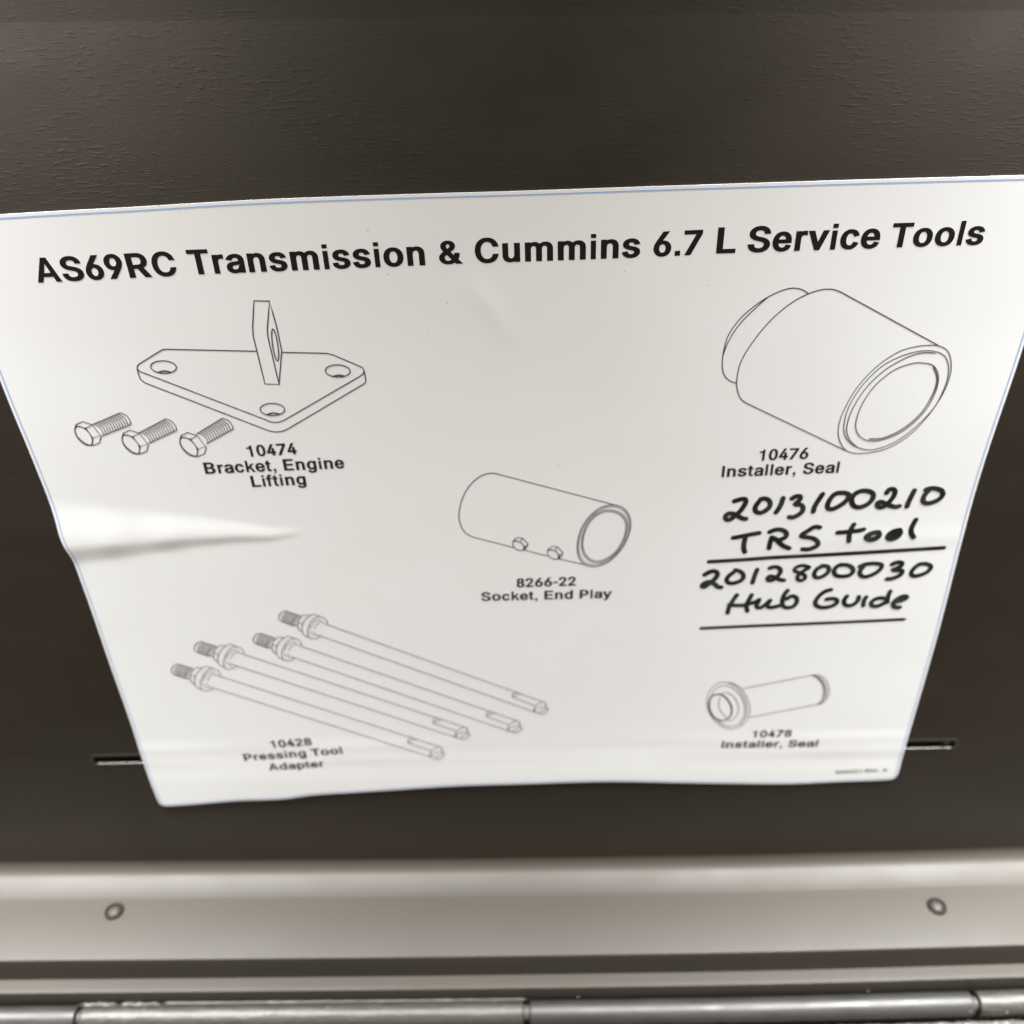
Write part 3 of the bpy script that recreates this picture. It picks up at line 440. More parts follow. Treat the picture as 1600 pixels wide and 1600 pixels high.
fl['kind'] = 'stuff'; fl['label'] = 'pale paint flakes and grit scattered along the hinge barrel and case rim'; fl['category'] = 'paint flakes'

# ------------------------------------------------------------------ the printed sheet
TH = 0.00045
def sstep(t): t = max(0.0, min(1.0, t)); return t*t*(3-2*t)
def pl(*pts): return [Vector(on_panel(x, y)) for (x, y) in pts]
def along(line, p):
    """closest point on polyline: (signed distance up, 0..1 along)"""
    best = None; tot = sum((b-a).length for a, b in zip(line, line[1:])); run = 0
    for a, b in zip(line, line[1:]):
        e = b-a; l = e.length; t = max(0, min(1, (p-a).dot(e)/(l*l))); q = a+e*t; dd = (p-q).length
        if best is None or dd < best[0]:
            sg = 1 if e.x*(p.y-a.y)-e.y*(p.x-a.x) > 0 else -1
            best = (dd, sg*dd, (run + t*l)/tot, (p-a).dot(e)/l - l if b is line[-1] else 0)
        run += l
    return best[1], best[2], best[3]
CREASE = pl((60, 853), (105, 851), (190, 845), (300, 837), (370, 835), (420, 836.5), (472, 830.5))
RIGHTC = pl((1255, 846), (1400, 843), (1600, 838))
WRINK = pl((726, 425), (765, 475), (800, 545))
SLOTL = pl((150, 1187), (1489, 1164))
def height(p):
    x, z = p.x, p.y
    h = TH + 0.00035*noise.noise(Vector((x*9, z*7, 3.3))) + 0.00012*noise.noise(Vector((x*25, z*22, 8.1)))
    s, t, over = along(CREASE, p)
    if abs(s) < 0.03:
        A = (0.00054*(1-t)**0.75 + 0.00012*(1 - t**6))*(1 + 0.25*noise.noise(Vector((t*9, 2.0, 5.0))))
        wu = 0.0175*(1-t)**1.15 + 0.0022; wl = 0.0072*(1-t) + 0.0016
        h += A*(1 - sstep(s/wu if s > 0 else -s/wl))
    s, t, over = along(RIGHTC, p)
    if abs(s) < 0.02: h += 0.00008*sstep(t*4)*(1 - sstep(s/0.006 if s > 0 else -s/0.0035))
    s, t, over = along(WRINK, p)
    if abs(s) < 0.02 and 0 < t < 1: h += 0.00017*math.sin(math.pi*t)*(1 - sstep(abs(s)/0.0045))
    s, t, over = along(SLOTL, p)                 # the sheet bears on the slot's edge and leans out below it
    if abs(s - 0.0015) < 0.007: h = h + (max(h, 0.0005) - h)*(1 - sstep((abs(s - 0.0015) - 0.0035)/0.0035))
    h -= 0.00004*(1 - sstep(abs(s-0.0022)/0.0035))
    h += 0.00016*sstep(-s/0.016 + 0.1)
    return h
edge_px = ([(-93, 341), (0, 335), (100, 329), (200, 323.7), (400, 312), (600, 304.5), (800, 298.5), (1000, 291.5), (1200, 285), (1400, 279), (1600, 273.5), (1672, 271.5)],
           [(1678, 276), (1600, 532), (1525, 760), (1462, 1000), (1412, 1172), (1405, 1199)],
           [(1402, 1208), (1398, 1213), (1391, 1216.5)],
           [(1304, 1220), (1226, 1223), (1090, 1221.5), (955, 1219), (830, 1222.5), (717, 1226), (624, 1232), (560, 1236), (492, 1240), (440, 1246.5), (372, 1249), (305, 1254.5), (268, 1257)],
           [(258, 1257), (251, 1254), (247, 1248)],
           [(229, 1202), (204, 1127), (172, 1037), (144, 955), (124, 899), (113, 871), (102, 852), (94, 833), (88, 812), (73, 770), (45, 700), (0, 590), (-88, 352)])
ring = []
for seg in edge_px: ring += [Vector(on_panel(*p)) for p in seg]
ring = smooth_poly(ring, closed=True, step=0.0022)
def inside(p, poly):
    r = False; n = len(poly); j = n-1
    for i in range(n):
        a, b = poly[i], poly[j]
        if (a.y > p.y) != (b.y > p.y) and p.x < (b.x-a.x)*(p.y-a.y)/(b.y-a.y)+a.x: r = not r
        j = i
    return r
cen = sum(ring, Vector((0, 0)))/len(ring)
shr = [cen + (p-cen)*0.993 for p in ring]
pts = []
x = -0.15
while x < 0.15:
    z = -0.03
    while z < 0.21:
        p = Vector((x, z)); s, t, o_ = along(CREASE, p)
        if not (abs(s) < 0.021 and t < 1.0) and inside(p, shr): pts.append(p)
        z += 0.0022
    x += 0.0026
x = -0.17
while x < -0.05:
    z = 0.05
    while z < 0.13:
        p = Vector((x, z)); s, t, o_ = along(CREASE, p)
        if abs(s) < 0.021 and t < 1.0 and inside(p, shr): pts.append(p)
        z += 0.0008
    x += 0.0014
nr = len(ring)
cv, ce, cf, *_ = delaunay_2d_cdt(ring + pts, [(i, (i+1) % nr) for i in range(nr)], [], 1, 1e-8)
SO = W(*( (on_panel(800, 1222)[0], 0, on_panel(800, 1222)[1]) ))
sheet = empty('printed_tool_chart', SO, 'white printed tool chart stuck inside the lid, with six line drawings, captions and handwritten numbers', 'printed chart')
V = [W(p.x, height(p), p.y) for p in cv]
Fc = []
for f in cf:
    a, b, c = (cv[i] for i in f[:3])
    ccw = (b-a).cross(c-a) > 0
    Fc.append(tuple(f) if ccw else tuple(f)[::-1])
link('paper_face', V, Fc, SHEET, sheet, smooth=True)
V, Fc = [], []
for p in ring: V.append(W(p.x, height(p), p.y))
for p in ring: V.append(W(p.x, height(p)-TH*0.9, p.y))
for i in range(nr): j = (i+1) % nr; Fc.append((i, j, nr+j, nr+i))
link('sheet_edge', V, Fc, SHEET, sheet)

# ------------------------------------------------------------------ print helpers
LIFT = [0.00004]
def skin(p, extra=0.0):
    return W(p.x, height(p) + LIFT[0] + extra, p.y)
def ribbon(V, Fc, line, w, extra, w1=None, caps=True):
    """flat ink stroke lying on the sheet; line = plane points"""
    n = len(line)
    if n < 2: return
    b0 = len(V); T = []
    for i in range(n):
        a = line[max(i-1, 0)]; b = line[min(i+1, n-1)]; e = (b-a)
        T.append(e.normalized() if e.length > 1e-9 else Vector((1, 0)))
    for i in range(n):
        u = i/(n-1); ww = (w if w1 is None else w + (w1-w)*u)/2; nrm = Vector((-T[i].y, T[i].x)); ex = extra + 1.5e-6*u
        V.append(skin(line[i] - nrm*ww, ex)); V.append(skin(line[i] + nrm*ww, ex))
    for i in range(n-1): a = b0+2*i; Fc.append((a, a+2, a+3, a+1))
    if caps:
        for (i, sg) in ((0, -1), (n-1, 1)):
            ww = (w if (i == 0 or w1 is None) else w1)/2; t = T[i]*sg; nrm = Vector((-T[i].y, T[i].x)); ex = extra + (1.5e-6 if i else 0)
            fan = [b0+2*i]; k = 6
            for q in range(1, k):
                a = math.pi*q/k; V.append(skin(line[i] - nrm*ww*math.cos(a) + t*ww*math.sin(a), ex)); fan.append(len(V)-1)
            fan.append(b0+2*i+1)
            Fc.append(tuple(fan) if sg > 0 else tuple(fan[::-1]))
def strokes(name, groups, w_px, material, parent, label=None, kind=None, base=0.0):
    """groups = [(ox, oy, scale, mode, [points], width factor)], traced points turned into places on the sheet"""
    V, Fc = [], []
    for gi, g in enumerate(groups):
        ox, oy, sc, mode, P = g[:5]; wf = g[5] if len(g) > 5 else 1.0
        pp = [on_panel(ox + x/sc, oy + y/sc) for (x, y) in P]
        if mode == 'c': ln = smooth_poly(pp, step=0.0005)
        elif mode == 'o': ln = smooth_poly(pp, closed=True, step=0.0005); ln.append(ln[0]); ln.append(ln[1])
        else: ln = dense(pp, 0.003)
        ribbon(V, Fc, ln, w_px*wf*0.00022, base + gi*2.5e-6)
    return link(name, V, Fc, material, parent, label=label, kind=kind)
def ell(cx, cy, a, b, ang=0, n=22, t0=0, t1=360):
    ca, sa = math.cos(math.radians(ang)), math.sin(math.radians(ang)); out = []
    full = abs(t1-t0) >= 360
    for k in range(n if full else n+1):
        t = math.radians(t0 + (t1-t0)*k/n); x, y = a*math.cos(t), b*math.sin(t)
        out.append((cx + x*ca - y*sa, cy + x*sa + y*ca))
    return out
GLY = {}
def glyph(ch):
    if ch in GLY: return GLY[ch]
    adv, loops_ = G[ch]; vv, ee = [], []; polys = []
    for s in loops_:
        q = [tuple(float(v) for v in t.split(',')) for t in s.split()]; polys.append(q); b0 = len(vv)
        vv += [Vector(p) for p in q]; ee += [(b0+i, b0+(i+1) % len(q)) for i in range(len(q))]
    cv, ce, cf, *_ = delaunay_2d_cdt(vv, ee, [], 0, 1e-4)
    keep = []
    for f in cf:
        c = sum((cv[i] for i in f), Vector((0, 0)))/len(f); wn = 0
        for q in polys:
            for i in range(len(q)):
                (x1, y1), (x2, y2) = q[i-1], q[i]
                if (y1 > c.y) != (y2 > c.y):
                    xi = x1 + (c.y-y1)/(y2-y1)*(x2-x1)
                    if xi > c.x: wn += 1 if y2 > y1 else -1
        if wn: 
            a, b, d = (cv[i] for i in f[:3]); keep.append(tuple(f) if (b-a).cross(d-a) > 0 else tuple(f)[::-1])
    xs_ = [p.x for p in cv]; GLY[ch] = (adv, cv, keep, min(xs_), max(xs_)); return GLY[ch]
def text(V, Fc, s, p0, p1, hs=1.0, slim=1.0):
    """set s so its ink runs from p0 to p1 (photograph points on the baseline)"""
    a, b = Vector(on_panel(*p0)), Vector(on_panel(*p1)); e = (b-a); L_ = e.length; e.normalize(); up = Vector((-e.y, e.x))
    pen = 0; lay = []
    for ch in s:
        if ch == ' ': pen += 278; continue
        g = glyph(ch); lay.append((pen, g)); pen += g[0]
    x0 = lay[0][0] + lay[0][1][3]; x1 = lay[-1][0] + lay[-1][1][4]; k = L_/(x1-x0)
    for (pn, g) in lay:
        b0 = len(V)
        for p in g[1]: V.append(skin(a + e*((pn + p.x - x0)*k) + up*(p.y*k*hs)))
        Fc += [tuple(b0+i for i in f) for f in g[2]]
def caption(name, lines, material, hs=1.0):
    V, Fc = [], []
    for (s, p0, p1) in lines: text(V, Fc, s, p0, p1, hs)
    return link(name, V, Fc, material, sheet)

# blue printed border line just inside the edge
bl = []
for i in range(nr):
    e = (ring[(i+1) % nr] - ring[i-1]).normalized(); nin = Vector((-e.y, e.x)); q = ring[i] + nin*0.0009
    if not inside(q, ring): q = ring[i] - nin*0.0009
    bl.append(q)
bl.append(bl[0]); V, Fc = [], []; ribbon(V, Fc, bl, 0.00032, 0, caps=False)
link('border_line', V, Fc, BLUE, sheet)

caption('title_text', [("AS69RC", (60.5, 441), (279.5, 430.3)), ("Transmission", (299, 428.9), (665, 414)), ("&", (687, 412.8), (724, 411.3)),
    ("Cummins", (743, 411), (999.5, 401.2)), ("6.7", (1020, 400.4), (1095.5, 397)), ("L", (1118, 395.4), (1148, 394.4)),
    ("Service", (1166, 393.6), (1371.5, 386.9)), ("Tools", (1388, 386.3), (1533, 381.3))], INK, 0.95)
caption('caption_text', [("10474", (388, 713.3), (465, 709)), ("Bracket, Engine", (321.5, 739.8), (539, 731)), ("Lifting", (394.5, 760.5), (479.5, 756.5))], CAPT, 0.98)
caption('caption_text', [("10476", (1184.5, 718.6), (1261.5, 715.5)), ("Installer, Seal", (1126.5, 744.2), (1309, 737.3))], CAPT, 0.98)
caption('caption_text', [("8266-22", (807, 916.2), (899.5, 913.2)), ("Socket, End Play", (752, 937.4), (955.5, 932.3))], CAPT, 0.95)
caption('caption_text', [("10428", (424.5, 1167), (488.5, 1162.6)), ("Pressing Tool", (383, 1187.5), (536, 1176)), ("Adapter", (421.5, 1202), (507.5, 1196.5))], CAPT, 0.92)
caption('caption_text', [("10478", (1174, 1151), (1235.5, 1149.6)), ("Installer, Seal", (1126.5, 1167.2), (1276, 1165.2))], CAPT, 0.92)
caption('revision_text', [("5006921", (1304, 1207.5), (1345, 1205.5)), ("Rev. A", (1350, 1205.2), (1385, 1203.6))], REVI, 0.95)

# ------------------------------------------------------------------ line drawings
q = (200, 450, 4.0)
br = [(*q, 'l', [(805, 393), (240, 380), (218, 383), (200, 393), (75, 470), (60, 485), (60, 502), (75, 518), (860, 820), (890, 834), (925, 838), (955, 833), (980, 822), (1450, 550), (1470, 535), (1476, 515), (1465, 495), (1440, 483), (1280, 415), (1240, 406), (962, 400)]),
      (*q, 'l', [(60, 500), (66, 530), (80, 568), (110, 590), (870, 885), (900, 894), (930, 897), (965, 893), (995, 881), (1470, 600), (1483, 590), (1487, 578), (1478, 518)]),
      (*q, 'l', [(885, 80), (788, 78), (780, 240), (784, 300), (857, 597), (945, 600), (875, 300), (872, 250), (885, 80), (930, 240), (962, 390), (945, 600)]),
      (*q, 'o', ell(921, 353, 101, 16, 81.5)),
      (*q, 'o', ell(224, 491, 81, 39, 3)), (*q, 'c', [(192, 525), (228, 515), (268, 523)], 1.4),
      (*q, 'o', ell(1312, 516, 78, 38, 2)), (*q, 'c', [(1282, 551), (1318, 542), (1352, 549)], 1.4),
      (*q, 'o', ell(904, 756, 77, 38, 1)), (*q, 'c', [(873, 788), (910, 778), (950, 786)], 1.4)]
strokes('bracket_drawing', br, 1.55, LINE, sheet, 'drawing of a flat engine lifting bracket with three holes')
q = (100, 630, 5.714)
def bolt(dx, dy, s0, s1, e0, e1, arc):
    H = lambda P: [(x+dx, y+dy) for (x, y) in P]
    g = [(*q, 'o', H(ell(181, 285, 103, 54, 49))),
         (*q, 'l', H([(108, 198), (112, 185), (172, 157), (258, 187)])), (*q, 'l', H([(108, 195), (150, 203), (198, 216), (258, 187), (330, 282), (264, 303), (198, 216)])),
         (*q, 'l', H([(264, 303), (256, 345), (262, 371), (322, 346), (338, 288), (330, 282)])), (*q, 'c', H([(110, 198), (102, 235), (125, 290), (180, 340), (230, 366), (262, 371)]))]
    g.append((*q, 'l', [s0, s1])); g.append((*q, 'c', [s1] + arc + [e1])); g.append((*q, 'l', [e1, e0]))
    for i in range(11):
        t = 0.06 + 0.86*i/10
        a = (s0[0]+(s1[0]-s0[0])*t, s0[1]+(s1[1]-s0[1])*t); b = (e0[0]+(e1[0]-e0[0])*t, e0[1]+(e1[1]-e0[1])*t)
        mx = ((a[0]+b[0])/2 + 15, (a[1]+b[1])/2 - 14); g.append((*q, 'c', [a, mx, b], 0.85))
    strokes('bolt_drawing', g, 1.35, LINE, sheet, kind=None)
bolt(0, 0, (258, 185), (505, 80), (345, 285), (597, 186), [(560, 103), (596, 155)])
bolt(420, 77, (672, 260), (910, 135), (762, 352), (1006, 238), [(965, 157), (1003, 208)])
bolt(935, 100, (1185, 270), (1415, 130), (1278, 355), (1509, 228), [(1470, 150), (1507, 200)])
q = (1100, 430, 4.0)
strokes('seal_installer_drawing', [
    (*q, 'c', [(650, 112), (610, 86), (550, 76), (480, 93), (400, 130), (310, 190), (220, 270), (150, 370), (120, 470), (111, 560), (125, 620), (160, 655), (200, 668)]),
    (*q, 'c', [(400, 130), (320, 200), (220, 300), (152, 405), (118, 490)]),
    (*q, 'l', [(850, 100), (1465, 437)]),
    (*q, 'c', [(850, 100), (800, 84), (730, 86), (640, 115), (540, 170), (420, 270), (310, 400), (230, 530), (203, 640), (205, 710), (230, 770), (275, 800)]),
    (*q, 'l', [(275, 800), (880, 1089)]),
    (*q, 'o', [(1465, 437), (1520, 472), (1540, 550), (1528, 640), (1480, 750), (1390, 880), (1270, 1000), (1130, 1080), (980, 1108), (890, 1092), (845, 1030), (836, 950), (870, 840), (950, 700), (1070, 570), (1210, 475), (1330, 440), (1410, 433)], 0.9),
    (*q, 'o', [(1440, 472), (1500, 502), (1524, 570), (1508, 670), (1440, 810), (1330, 930), (1200, 1030), (1060, 1083), (960, 1072), (890, 1020), (870, 940), (900, 820), (980, 690), (1100, 570), (1230, 500), (1350, 469)], 0.9),
    (*q, 'c', [(1440, 482), (1350, 482), (1240, 520), (1110, 600), (1000, 710), (920, 840), (888, 950), (905, 1020), (950, 1067)], 1.0),
    (*q, 'o', [(1360, 543), (1430, 562), (1460, 630), (1440, 730), (1370, 850), (1250, 960), (1120, 1020), (1020, 1027), (960, 990), (945, 920), (980, 810), (1060, 690), (1180, 590), (1290, 548)]),
    (*q, 'c', [(1430, 570), (1451, 640), (1428, 730), (1356, 850), (1243, 950), (1120, 1010), (1030, 1017)], 1.2)], 1.4, LINE, sheet, 'drawing of a large stepped cylinder seal installer')
q = (680, 720, 4.706)
O1 = [(1320, 318), (1395, 350), (1435, 430), (1425, 530), (1370, 640), (1280, 730), (1180, 769), (1100, 755), (1055, 700), (1043, 610), (1070, 500), (1130, 405), (1220, 335)]
O3 = [(1300, 355), (1370, 382), (1412, 450), (1395, 555), (1335, 660), (1245, 727), (1165, 738), (1100, 695), (1073, 610), (1095, 500), (1150, 412), (1225, 362)]
sca = lambda P, k: [(1242 + (x-1242)*k, 545 + (y-545)*k) for (x, y) in P]
def nutg(dx, dy):
    H = lambda P: [(x+dx, y+dy) for (x, y) in P]
    return [(*q, 'o', H(ell(611, 616, 46, 29, 33))), (*q, 'l', H([(570, 595), (575, 578), (603, 557), (640, 560), (683, 603), (678, 620), (655, 648), (620, 652)])),
            (*q, 'l', H([(575, 580), (625, 588), (643, 562)])), (*q, 'l', H([(625, 588), (660, 625), (655, 648)])), (*q, 'l', H([(660, 625), (683, 605)]))]
strokes('socket_drawing', [
    (*q, 'c', [(480, 97), (420, 85), (340, 105), (260, 170), (205, 260), (176, 370), (183, 450), (215, 515), (270, 552)], 1.15),
    (*q, 'l', [(480, 97), (1320, 318)]), (*q, 'l', [(270, 552), (572, 628)]), (*q, 'l', [(655, 648), (826, 692)]), (*q, 'l', [(909, 712), (1110, 758)]),
    (*q, 'o', O1), (*q, 'o', sca(O1, 0.945), 0.8), (*q, 'o', O3, 0.9), (*q, 'o', sca(O3, 0.935), 0.9)] + nutg(0, 0) + nutg(255, 64), 1.3, LINE, sheet, 'drawing of a hollow end play socket with two set nuts')
q = (1090, 1040, 7.273)
strokes('seal_installer_drawing', [
    (*q, 'o', [(320, 178), (400, 190), (480, 240), (545, 325), (588, 440), (583, 550), (530, 640), (450, 695), (380, 712), (300, 690), (220, 640), (150, 560), (110, 470), (105, 370), (140, 270), (210, 200), (270, 181)]),
    (*q, 'c', [(155, 325), (205, 250), (290, 217), (370, 232), (450, 292), (510, 382), (533, 490), (508, 590), (450, 658), (380, 680), (300, 662), (235, 622)]),
    (*q, 'c', [(350, 188), (440, 238), (520, 340), (556, 450), (547, 560), (480, 665)], 1.1),
    (*q, 'o', [(200, 318), (270, 322), (340, 378), (382, 465), (373, 555), (320, 605), (250, 610), (180, 570), (138, 490), (130, 410), (152, 345)], 2.4),
    (*q, 'c', [(255, 350), (236, 430), (262, 510), (330, 585)]),
    (*q, 'c', [(262, 300), (340, 300), (412, 352), (458, 440), (453, 530), (400, 598), (345, 620)]),
    (*q, 'l', [(505, 252), (1300, 97)]), (*q, 'l', [(583, 577), (1370, 427)]),
    (*q, 'c', [(1295, 97), (1370, 97), (1440, 142), (1483, 220), (1488, 300), (1455, 380), (1385, 428)], 1.1),
    (*q, 'c', [(1300, 97), (1370, 138), (1422, 220), (1432, 310), (1405, 385), (1360, 427)], 1.5),
    (*q, 'c', [(1310, 95), (1400, 145), (1450, 230), (1455, 320), (1420, 400), (1375, 428)], 1.2)], 1.15, LINE, sheet, 'drawing of a small flanged tubular seal installer')
# four pressing tool adapters, alike but shifted down the slope
HEADO = [(0, 0), (-40, 35), (-132, 48), (-168, 83)]; TIPO = [(0, 0), (-41, 29.4), (-122.6, 39.5), (-162, 70)]
for ti in range(4):
    def sh(P, ox, oy, sc):
        out = []
        for (x, y) in P:
            X, Y = ox + x/sc, oy + y/sc; t = (X-440)/(855-440)
            out.append((X + HEADO[ti][0]*(1-t) + TIPO[ti][0]*t, Y + HEADO[ti][1]*(1-t) + TIPO[ti][1]*t))
        return out
    g = []
    def ad(mode, P, wf=1.0, o=(420, 940, 13.333)): g.append((0, 0, 1.0, mode, sh(P, *o), wf))
    ad('l', [(660, 278), (360, 178)], 1.1); ad('c', [(360, 178), (300, 190), (240, 240), (213, 310), (228, 365), (270, 400)], 1.2); ad('l', [(270, 400), (520, 490), (580, 487)], 1.1)
    for i in range(10):
        t = i/9; a = (375 + 215*t, 190 + 66*t); b = (285 + 215*t, 402 + 78*t)
        ad('c', [a, (a[0]*0.5+b[0]*0.5 - 42, a[1]*0.5+b[1]*0.5 - 14), b], 0.6)
    ad('c', [(625, 270), (560, 310), (512, 380), (495, 440), (520, 485)]); ad('c', [(655, 292), (595, 330), (553, 390), (545, 440), (568, 482)])
    ad('c', [(840, 275), (780, 256), (705, 280), (645, 335), (606, 410), (608, 500), (632, 575)]); ad('l', [(632, 575), (685, 603)]); ad('l', [(608, 415), (702, 440)])
    ad('c', [(1060, 285), (965, 247), (875, 265), (785, 335), (715, 435), (690, 540), (708, 630), (760, 692), (830, 722)])
    ad('c', [(838, 728), (810, 640), (820, 540), (860, 440), (930, 352), (1010, 302), (1090, 296), (1170, 330), (1212, 390), (1226, 440)]); ad('c', [(830, 722), (880, 750), (950, 756), (1020, 737), (1070, 705)])
    ad('c', [(1125, 385), (1060, 366), (980, 385), (912, 440), (877, 505), (868, 545)], 0.75); ad('c', [(1125, 410), (1060, 422), (992, 470), (955, 540)], 0.75)
    ad('c', [(865, 600), (890, 650), (940, 685), (1000, 685)], 0.75); ad('c', [(935, 600), (950, 640), (990, 665)], 0.75)
    e16 = (780, 1060, 16.0)
    g.append((0, 0, 1.0, 'l', sh([(505.5, 972.2), (847.5, 1094.1)], 0, 0, 1.0), 1.0)); g.append((0, 0, 1.0, 'l', sh([(495.8, 990.2), (833.2, 1109.4)], 0, 0, 1.0), 1.0))
    ad('c', [(440, 295), (360, 335), (327, 390), (340, 437)], 1.0, e16); ad('l', [(540, 335), (400, 400), (350, 435)], 0.9, e16); ad('l', [(345, 440), (890, 648)], 1.0, e16)
    ad('l', [(1080, 545), (895, 648), (870, 720), (885, 790)], 1.0, e16); ad('c', [(1080, 545), (1145, 568), (1170, 630), (1150, 690)], 1.2, e16)
    ad('l', [(890, 745), (1000, 700), (1110, 672)], 0.9, e16); ad('c', [(890, 800), (980, 838), (1060, 862), (1150, 822), (1228, 752), (1205, 710), (1150, 690)], 1.0, e16)
    ad('c', [(1000, 825), (1070, 765), (1200, 712)], 0.9, e16); ad('l', [(860, 782), (900, 795)], 1.9, e16)
    strokes('pressing_tool_drawing', g, 1.1, LINE, sheet)

# ------------------------------------------------------------------ handwriting in black marker
A_ = (1120, 750, 8.0); B_ = (1290, 750, 8.0); C_ = (1080, 880, 7.2727); D_ = (1280, 860, 8.0)
strokes('handwritten_number', [
    (*A_, 'c', [(215, 252), (290, 230), (348, 225), (360, 250), (335, 310), (275, 390), (215, 440), (160, 482), (122, 488), (102, 465), (108, 430), (140, 408), (195, 408), (260, 440), (315, 468), (358, 474)]),
    (*A_, 'c', [(540, 230), (590, 220), (640, 238), (662, 280), (648, 330), (600, 372), (540, 398), (490, 388), (472, 350), (485, 305), (518, 262)]),
    (*A_, 'c', [(822, 215), (800, 285), (768, 345), (735, 392)]),
    (*A_, 'c', [(935, 218), (985, 192), (1035, 190), (1040, 218), (1008, 258), (968, 288), (985, 300), (1020, 292), (1055, 305), (1072, 342), (1055, 390), (1000, 430), (940, 455), (900, 450)]),
    (*A_, 'c', [(1315, 165), (1270, 232), (1218, 315), (1200, 382)]),
    (*B_, 'c', [(150, 150), (95, 175), (45, 235), (18, 300), (25, 345), (75, 352), (150, 320), (225, 270), (275, 215), (280, 170), (230, 150), (160, 150)]),
    (*B_, 'c', [(340, 180), (400, 138), (480, 122), (560, 140), (590, 180), (570, 240), (500, 300), (410, 330), (348, 312), (320, 265), (325, 210), (350, 170)]),
    (*B_, 'c', [(755, 150), (785, 108), (835, 103), (860, 135), (840, 195), (795, 255), (740, 308), (680, 333), (642, 312), (640, 275), (675, 260), (735, 282), (800, 310), (865, 325), (912, 315)]),
    (*B_, 'c', [(1100, 120), (1070, 180), (1035, 250), (1010, 318)]),
    (*B_, 'c', [(1245, 108), (1310, 92), (1380, 97), (1440, 122), (1456, 165), (1420, 220), (1340, 263), (1260, 280), (1212, 255), (1215, 205), (1248, 152), (1280, 118)])], 7.6, MARK, sheet)
strokes('handwritten_words', [
    (*A_, 'c', [(200, 710), (290, 695), (400, 672), (522, 650)]), (*A_, 'c', [(352, 705), (335, 780), (332, 850), (345, 885)]),
    (*A_, 'c', [(655, 637), (720, 611), (790, 608), (850, 633), (867, 675), (835, 713), (765, 738), (705, 722)]), (*A_, 'c', [(682, 705), (662, 770), (648, 840)]), (*A_, 'c', [(712, 715), (760, 755), (820, 808), (898, 842)]),
    (*A_, 'c', [(1280, 580), (1215, 575), (1140, 618), (1060, 668), (1048, 690), (1110, 702), (1200, 718), (1252, 758), (1255, 800), (1200, 835), (1130, 855), (1065, 852)]),
    (*B_, 'c', [(145, 645), (230, 640), (320, 630), (400, 622), (468, 606)]), (*B_, 'c', [(345, 545), (312, 600), (288, 680), (285, 750)]),
    (*B_, 'c', [(655, 632), (590, 640), (530, 662), (492, 695), (505, 728), (560, 742), (630, 722), (672, 680), (660, 640), (600, 652), (530, 690), (560, 722), (625, 700), (650, 665)], 0.8),
    (*B_, 'c', [(920, 612), (850, 625), (790, 660), (765, 700), (795, 727), (850, 718), (910, 680), (930, 635), (885, 640), (820, 680), (850, 695), (895, 660)]),
    (*B_, 'c', [(1120, 485), (1080, 558), (1060, 620), (1072, 675), (1092, 702)])], 7.6, MARK, sheet)
strokes('handwritten_underline', [(0, 0, 1, 'c', [(1107, 876), (1160, 873), (1208, 869.6), (1259, 867), (1336, 862.8), (1400, 859), (1474, 854.5)])], 6.6, MARK, sheet)
strokes('handwritten_number', [
    (*C_, 'c', [(150, 118), (210, 85), (270, 80), (295, 112), (270, 160), (200, 218), (145, 258), (118, 255), (132, 225), (200, 198), (260, 225), (300, 258), (335, 262)], 1.1),
    (*C_, 'c', [(495, 65), (550, 82), (588, 122), (578, 170), (520, 205), (450, 217), (405, 200), (402, 160), (438, 120), (478, 92)]),
    (*C_, 'c', [(745, 62), (722, 118), (702, 175), (692, 212)]),
    (*C_, 'c', [(888, 45), (950, 30), (1000, 50), (1008, 92), (970, 142), (920, 180), (878, 187), (864, 160), (890, 137), (940, 147), (1000, 175), (1048, 184)]),
    (*C_, 'c', [(1335, 35), (1260, 15), (1185, 38), (1170, 75), (1230, 102), (1288, 130), (1280, 170), (1232, 188), (1200, 162), (1222, 112), (1280, 70), (1328, 45)], 0.9),
    (*C_, 'c', [(1500, 18), (1430, 50), (1393, 105), (1408, 148), (1460, 150), (1530, 112), (1560, 62), (1540, 25), (1480, 18)]),
    (*D_, 'c', [(265, 165), (205, 198), (178, 250), (205, 300), (280, 313), (370, 298), (418, 250), (400, 200), (340, 170), (255, 172)]),
    (*D_, 'c', [(500, 190), (560, 165), (650, 152), (740, 157), (778, 182), (740, 240), (660, 290), (570, 318), (512, 300), (502, 250), (545, 195)]),
    (*D_, 'c', [(905, 162), (960, 138), (1025, 142), (1028, 172), (960, 212), (905, 235), (965, 235), (1030, 242), (1028, 272), (980, 310), (900, 340), (842, 344)], 1.05),
    (*D_, 'c', [(1240, 162), (1310, 155), (1378, 175), (1384, 215), (1330, 265), (1240, 300), (1172, 308), (1142, 280), (1162, 230), (1212, 182), (1260, 160)])], 7.2, MARK, sheet)
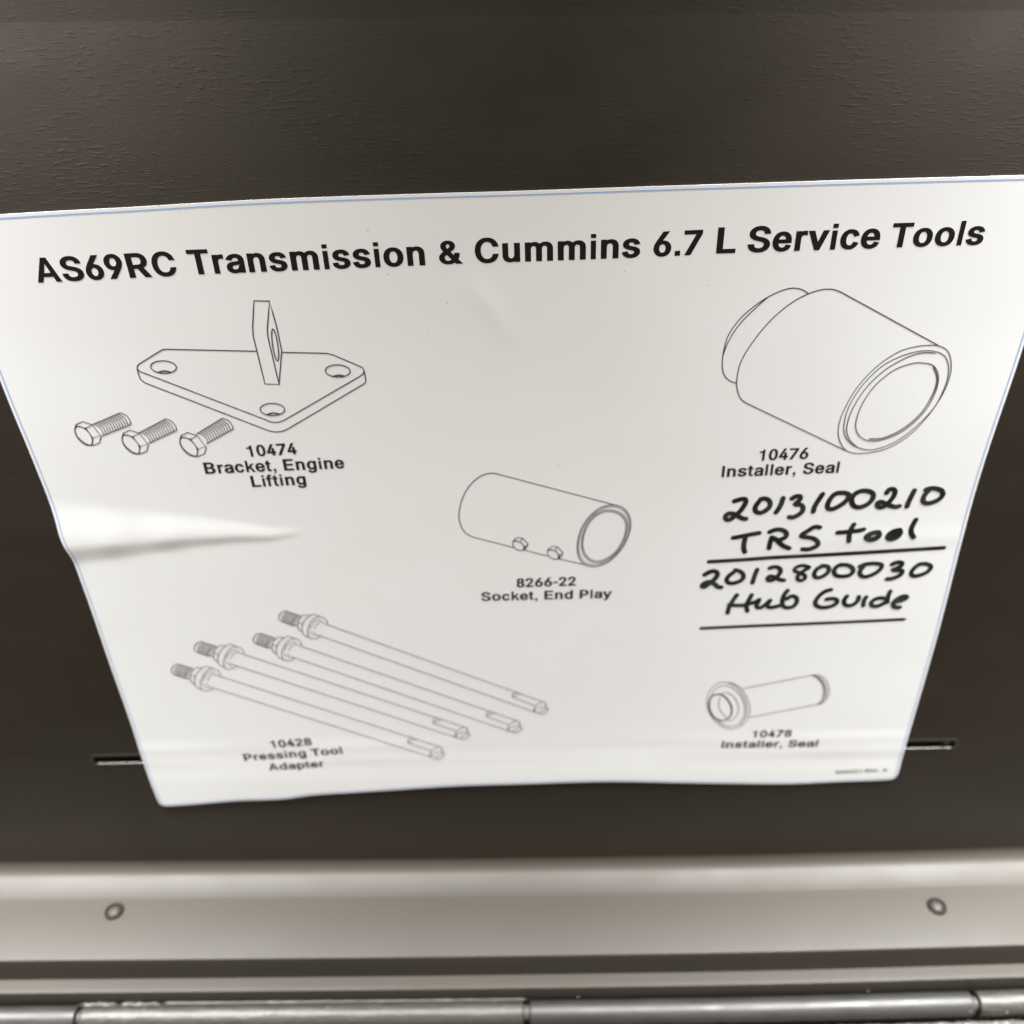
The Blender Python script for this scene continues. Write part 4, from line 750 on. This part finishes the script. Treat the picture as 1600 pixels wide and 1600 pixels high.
strokes('handwritten_words', [
    (*C_, 'c', [(515, 350), (470, 412), (428, 485), (410, 553)]), (*C_, 'c', [(425, 462), (500, 468), (600, 465), (680, 442)]), (*C_, 'c', [(682, 350), (650, 410), (622, 470), (635, 533)]),
    (*C_, 'c', [(680, 445), (740, 422), (775, 398), (748, 445), (740, 488), (785, 495), (850, 450), (892, 412)]), (*C_, 'c', [(892, 412), (862, 465), (885, 493), (960, 482), (1035, 465)]),
    (*C_, 'c', [(1090, 300), (1052, 350), (1032, 410), (1036, 470), (1080, 495), (1150, 482), (1195, 432), (1190, 383), (1140, 362), (1080, 395)]),
    (*D_, 'c', [(140, 480), (70, 500), (0, 550), (-50, 620), (-50, 665), (0, 698), (80, 700), (170, 675), (220, 635), (200, 597), (140, 590), (85, 600)]),
    (*D_, 'c', [(340, 560), (306, 610), (312, 660), (360, 680), (430, 660), (478, 612), (488, 568)]), (*D_, 'c', [(580, 572), (552, 620), (545, 678)]),
    (*D_, 'c', [(880, 500), (852, 570), (845, 638)]), (*D_, 'c', [(835, 592), (760, 582), (690, 600), (642, 640), (655, 678), (720, 684), (800, 650), (845, 618)]),
    (*D_, 'c', [(945, 632), (1030, 610), (1093, 578), (1075, 558), (1010, 572), (942, 615), (918, 660), (942, 700), (998, 700)], 1.05)], 7.3, MARK, sheet)
strokes('handwritten_underline', [(0, 0, 1, 'c', [(1095, 980), (1182, 976.3), (1250, 973.5), (1310, 971), (1360, 968.8), (1412, 966.3)])], 5.7, MARK, sheet)
# specks of grit on the sheet
V, Fc = [], []
spots = [(731, 508), (725, 434), (699, 473.5), (669, 515), (502, 455), (575, 359.5), (684, 368), (607, 428.5), (975, 423), (1104.5, 445.5), (872, 725), (867, 806), (1425.5, 614.5), (300, 760), (1492, 360)]
spots += [(random.uniform(150, 1450), random.uniform(330, 1150)) for _ in range(30)]
for i, (px, py) in enumerate(spots):
    c = Vector(on_panel(px, py)); r = random.uniform(0.00009, 0.00016) * (1.0 if i < 15 else 0.6); b0 = len(V)
    for k in range(7): a = 2*math.pi*k/7; V.append(skin(c + Vector((math.cos(a), math.sin(a)))*r*random.uniform(0.7, 1.2)))
    Fc.append(tuple(range(b0, b0+7)))
link('grit_specks', V, Fc, LINE, sheet, kind='stuff')
print('faces', sum(len(o.data.polygons) for o in bpy.data.objects if o.type == 'MESH'))
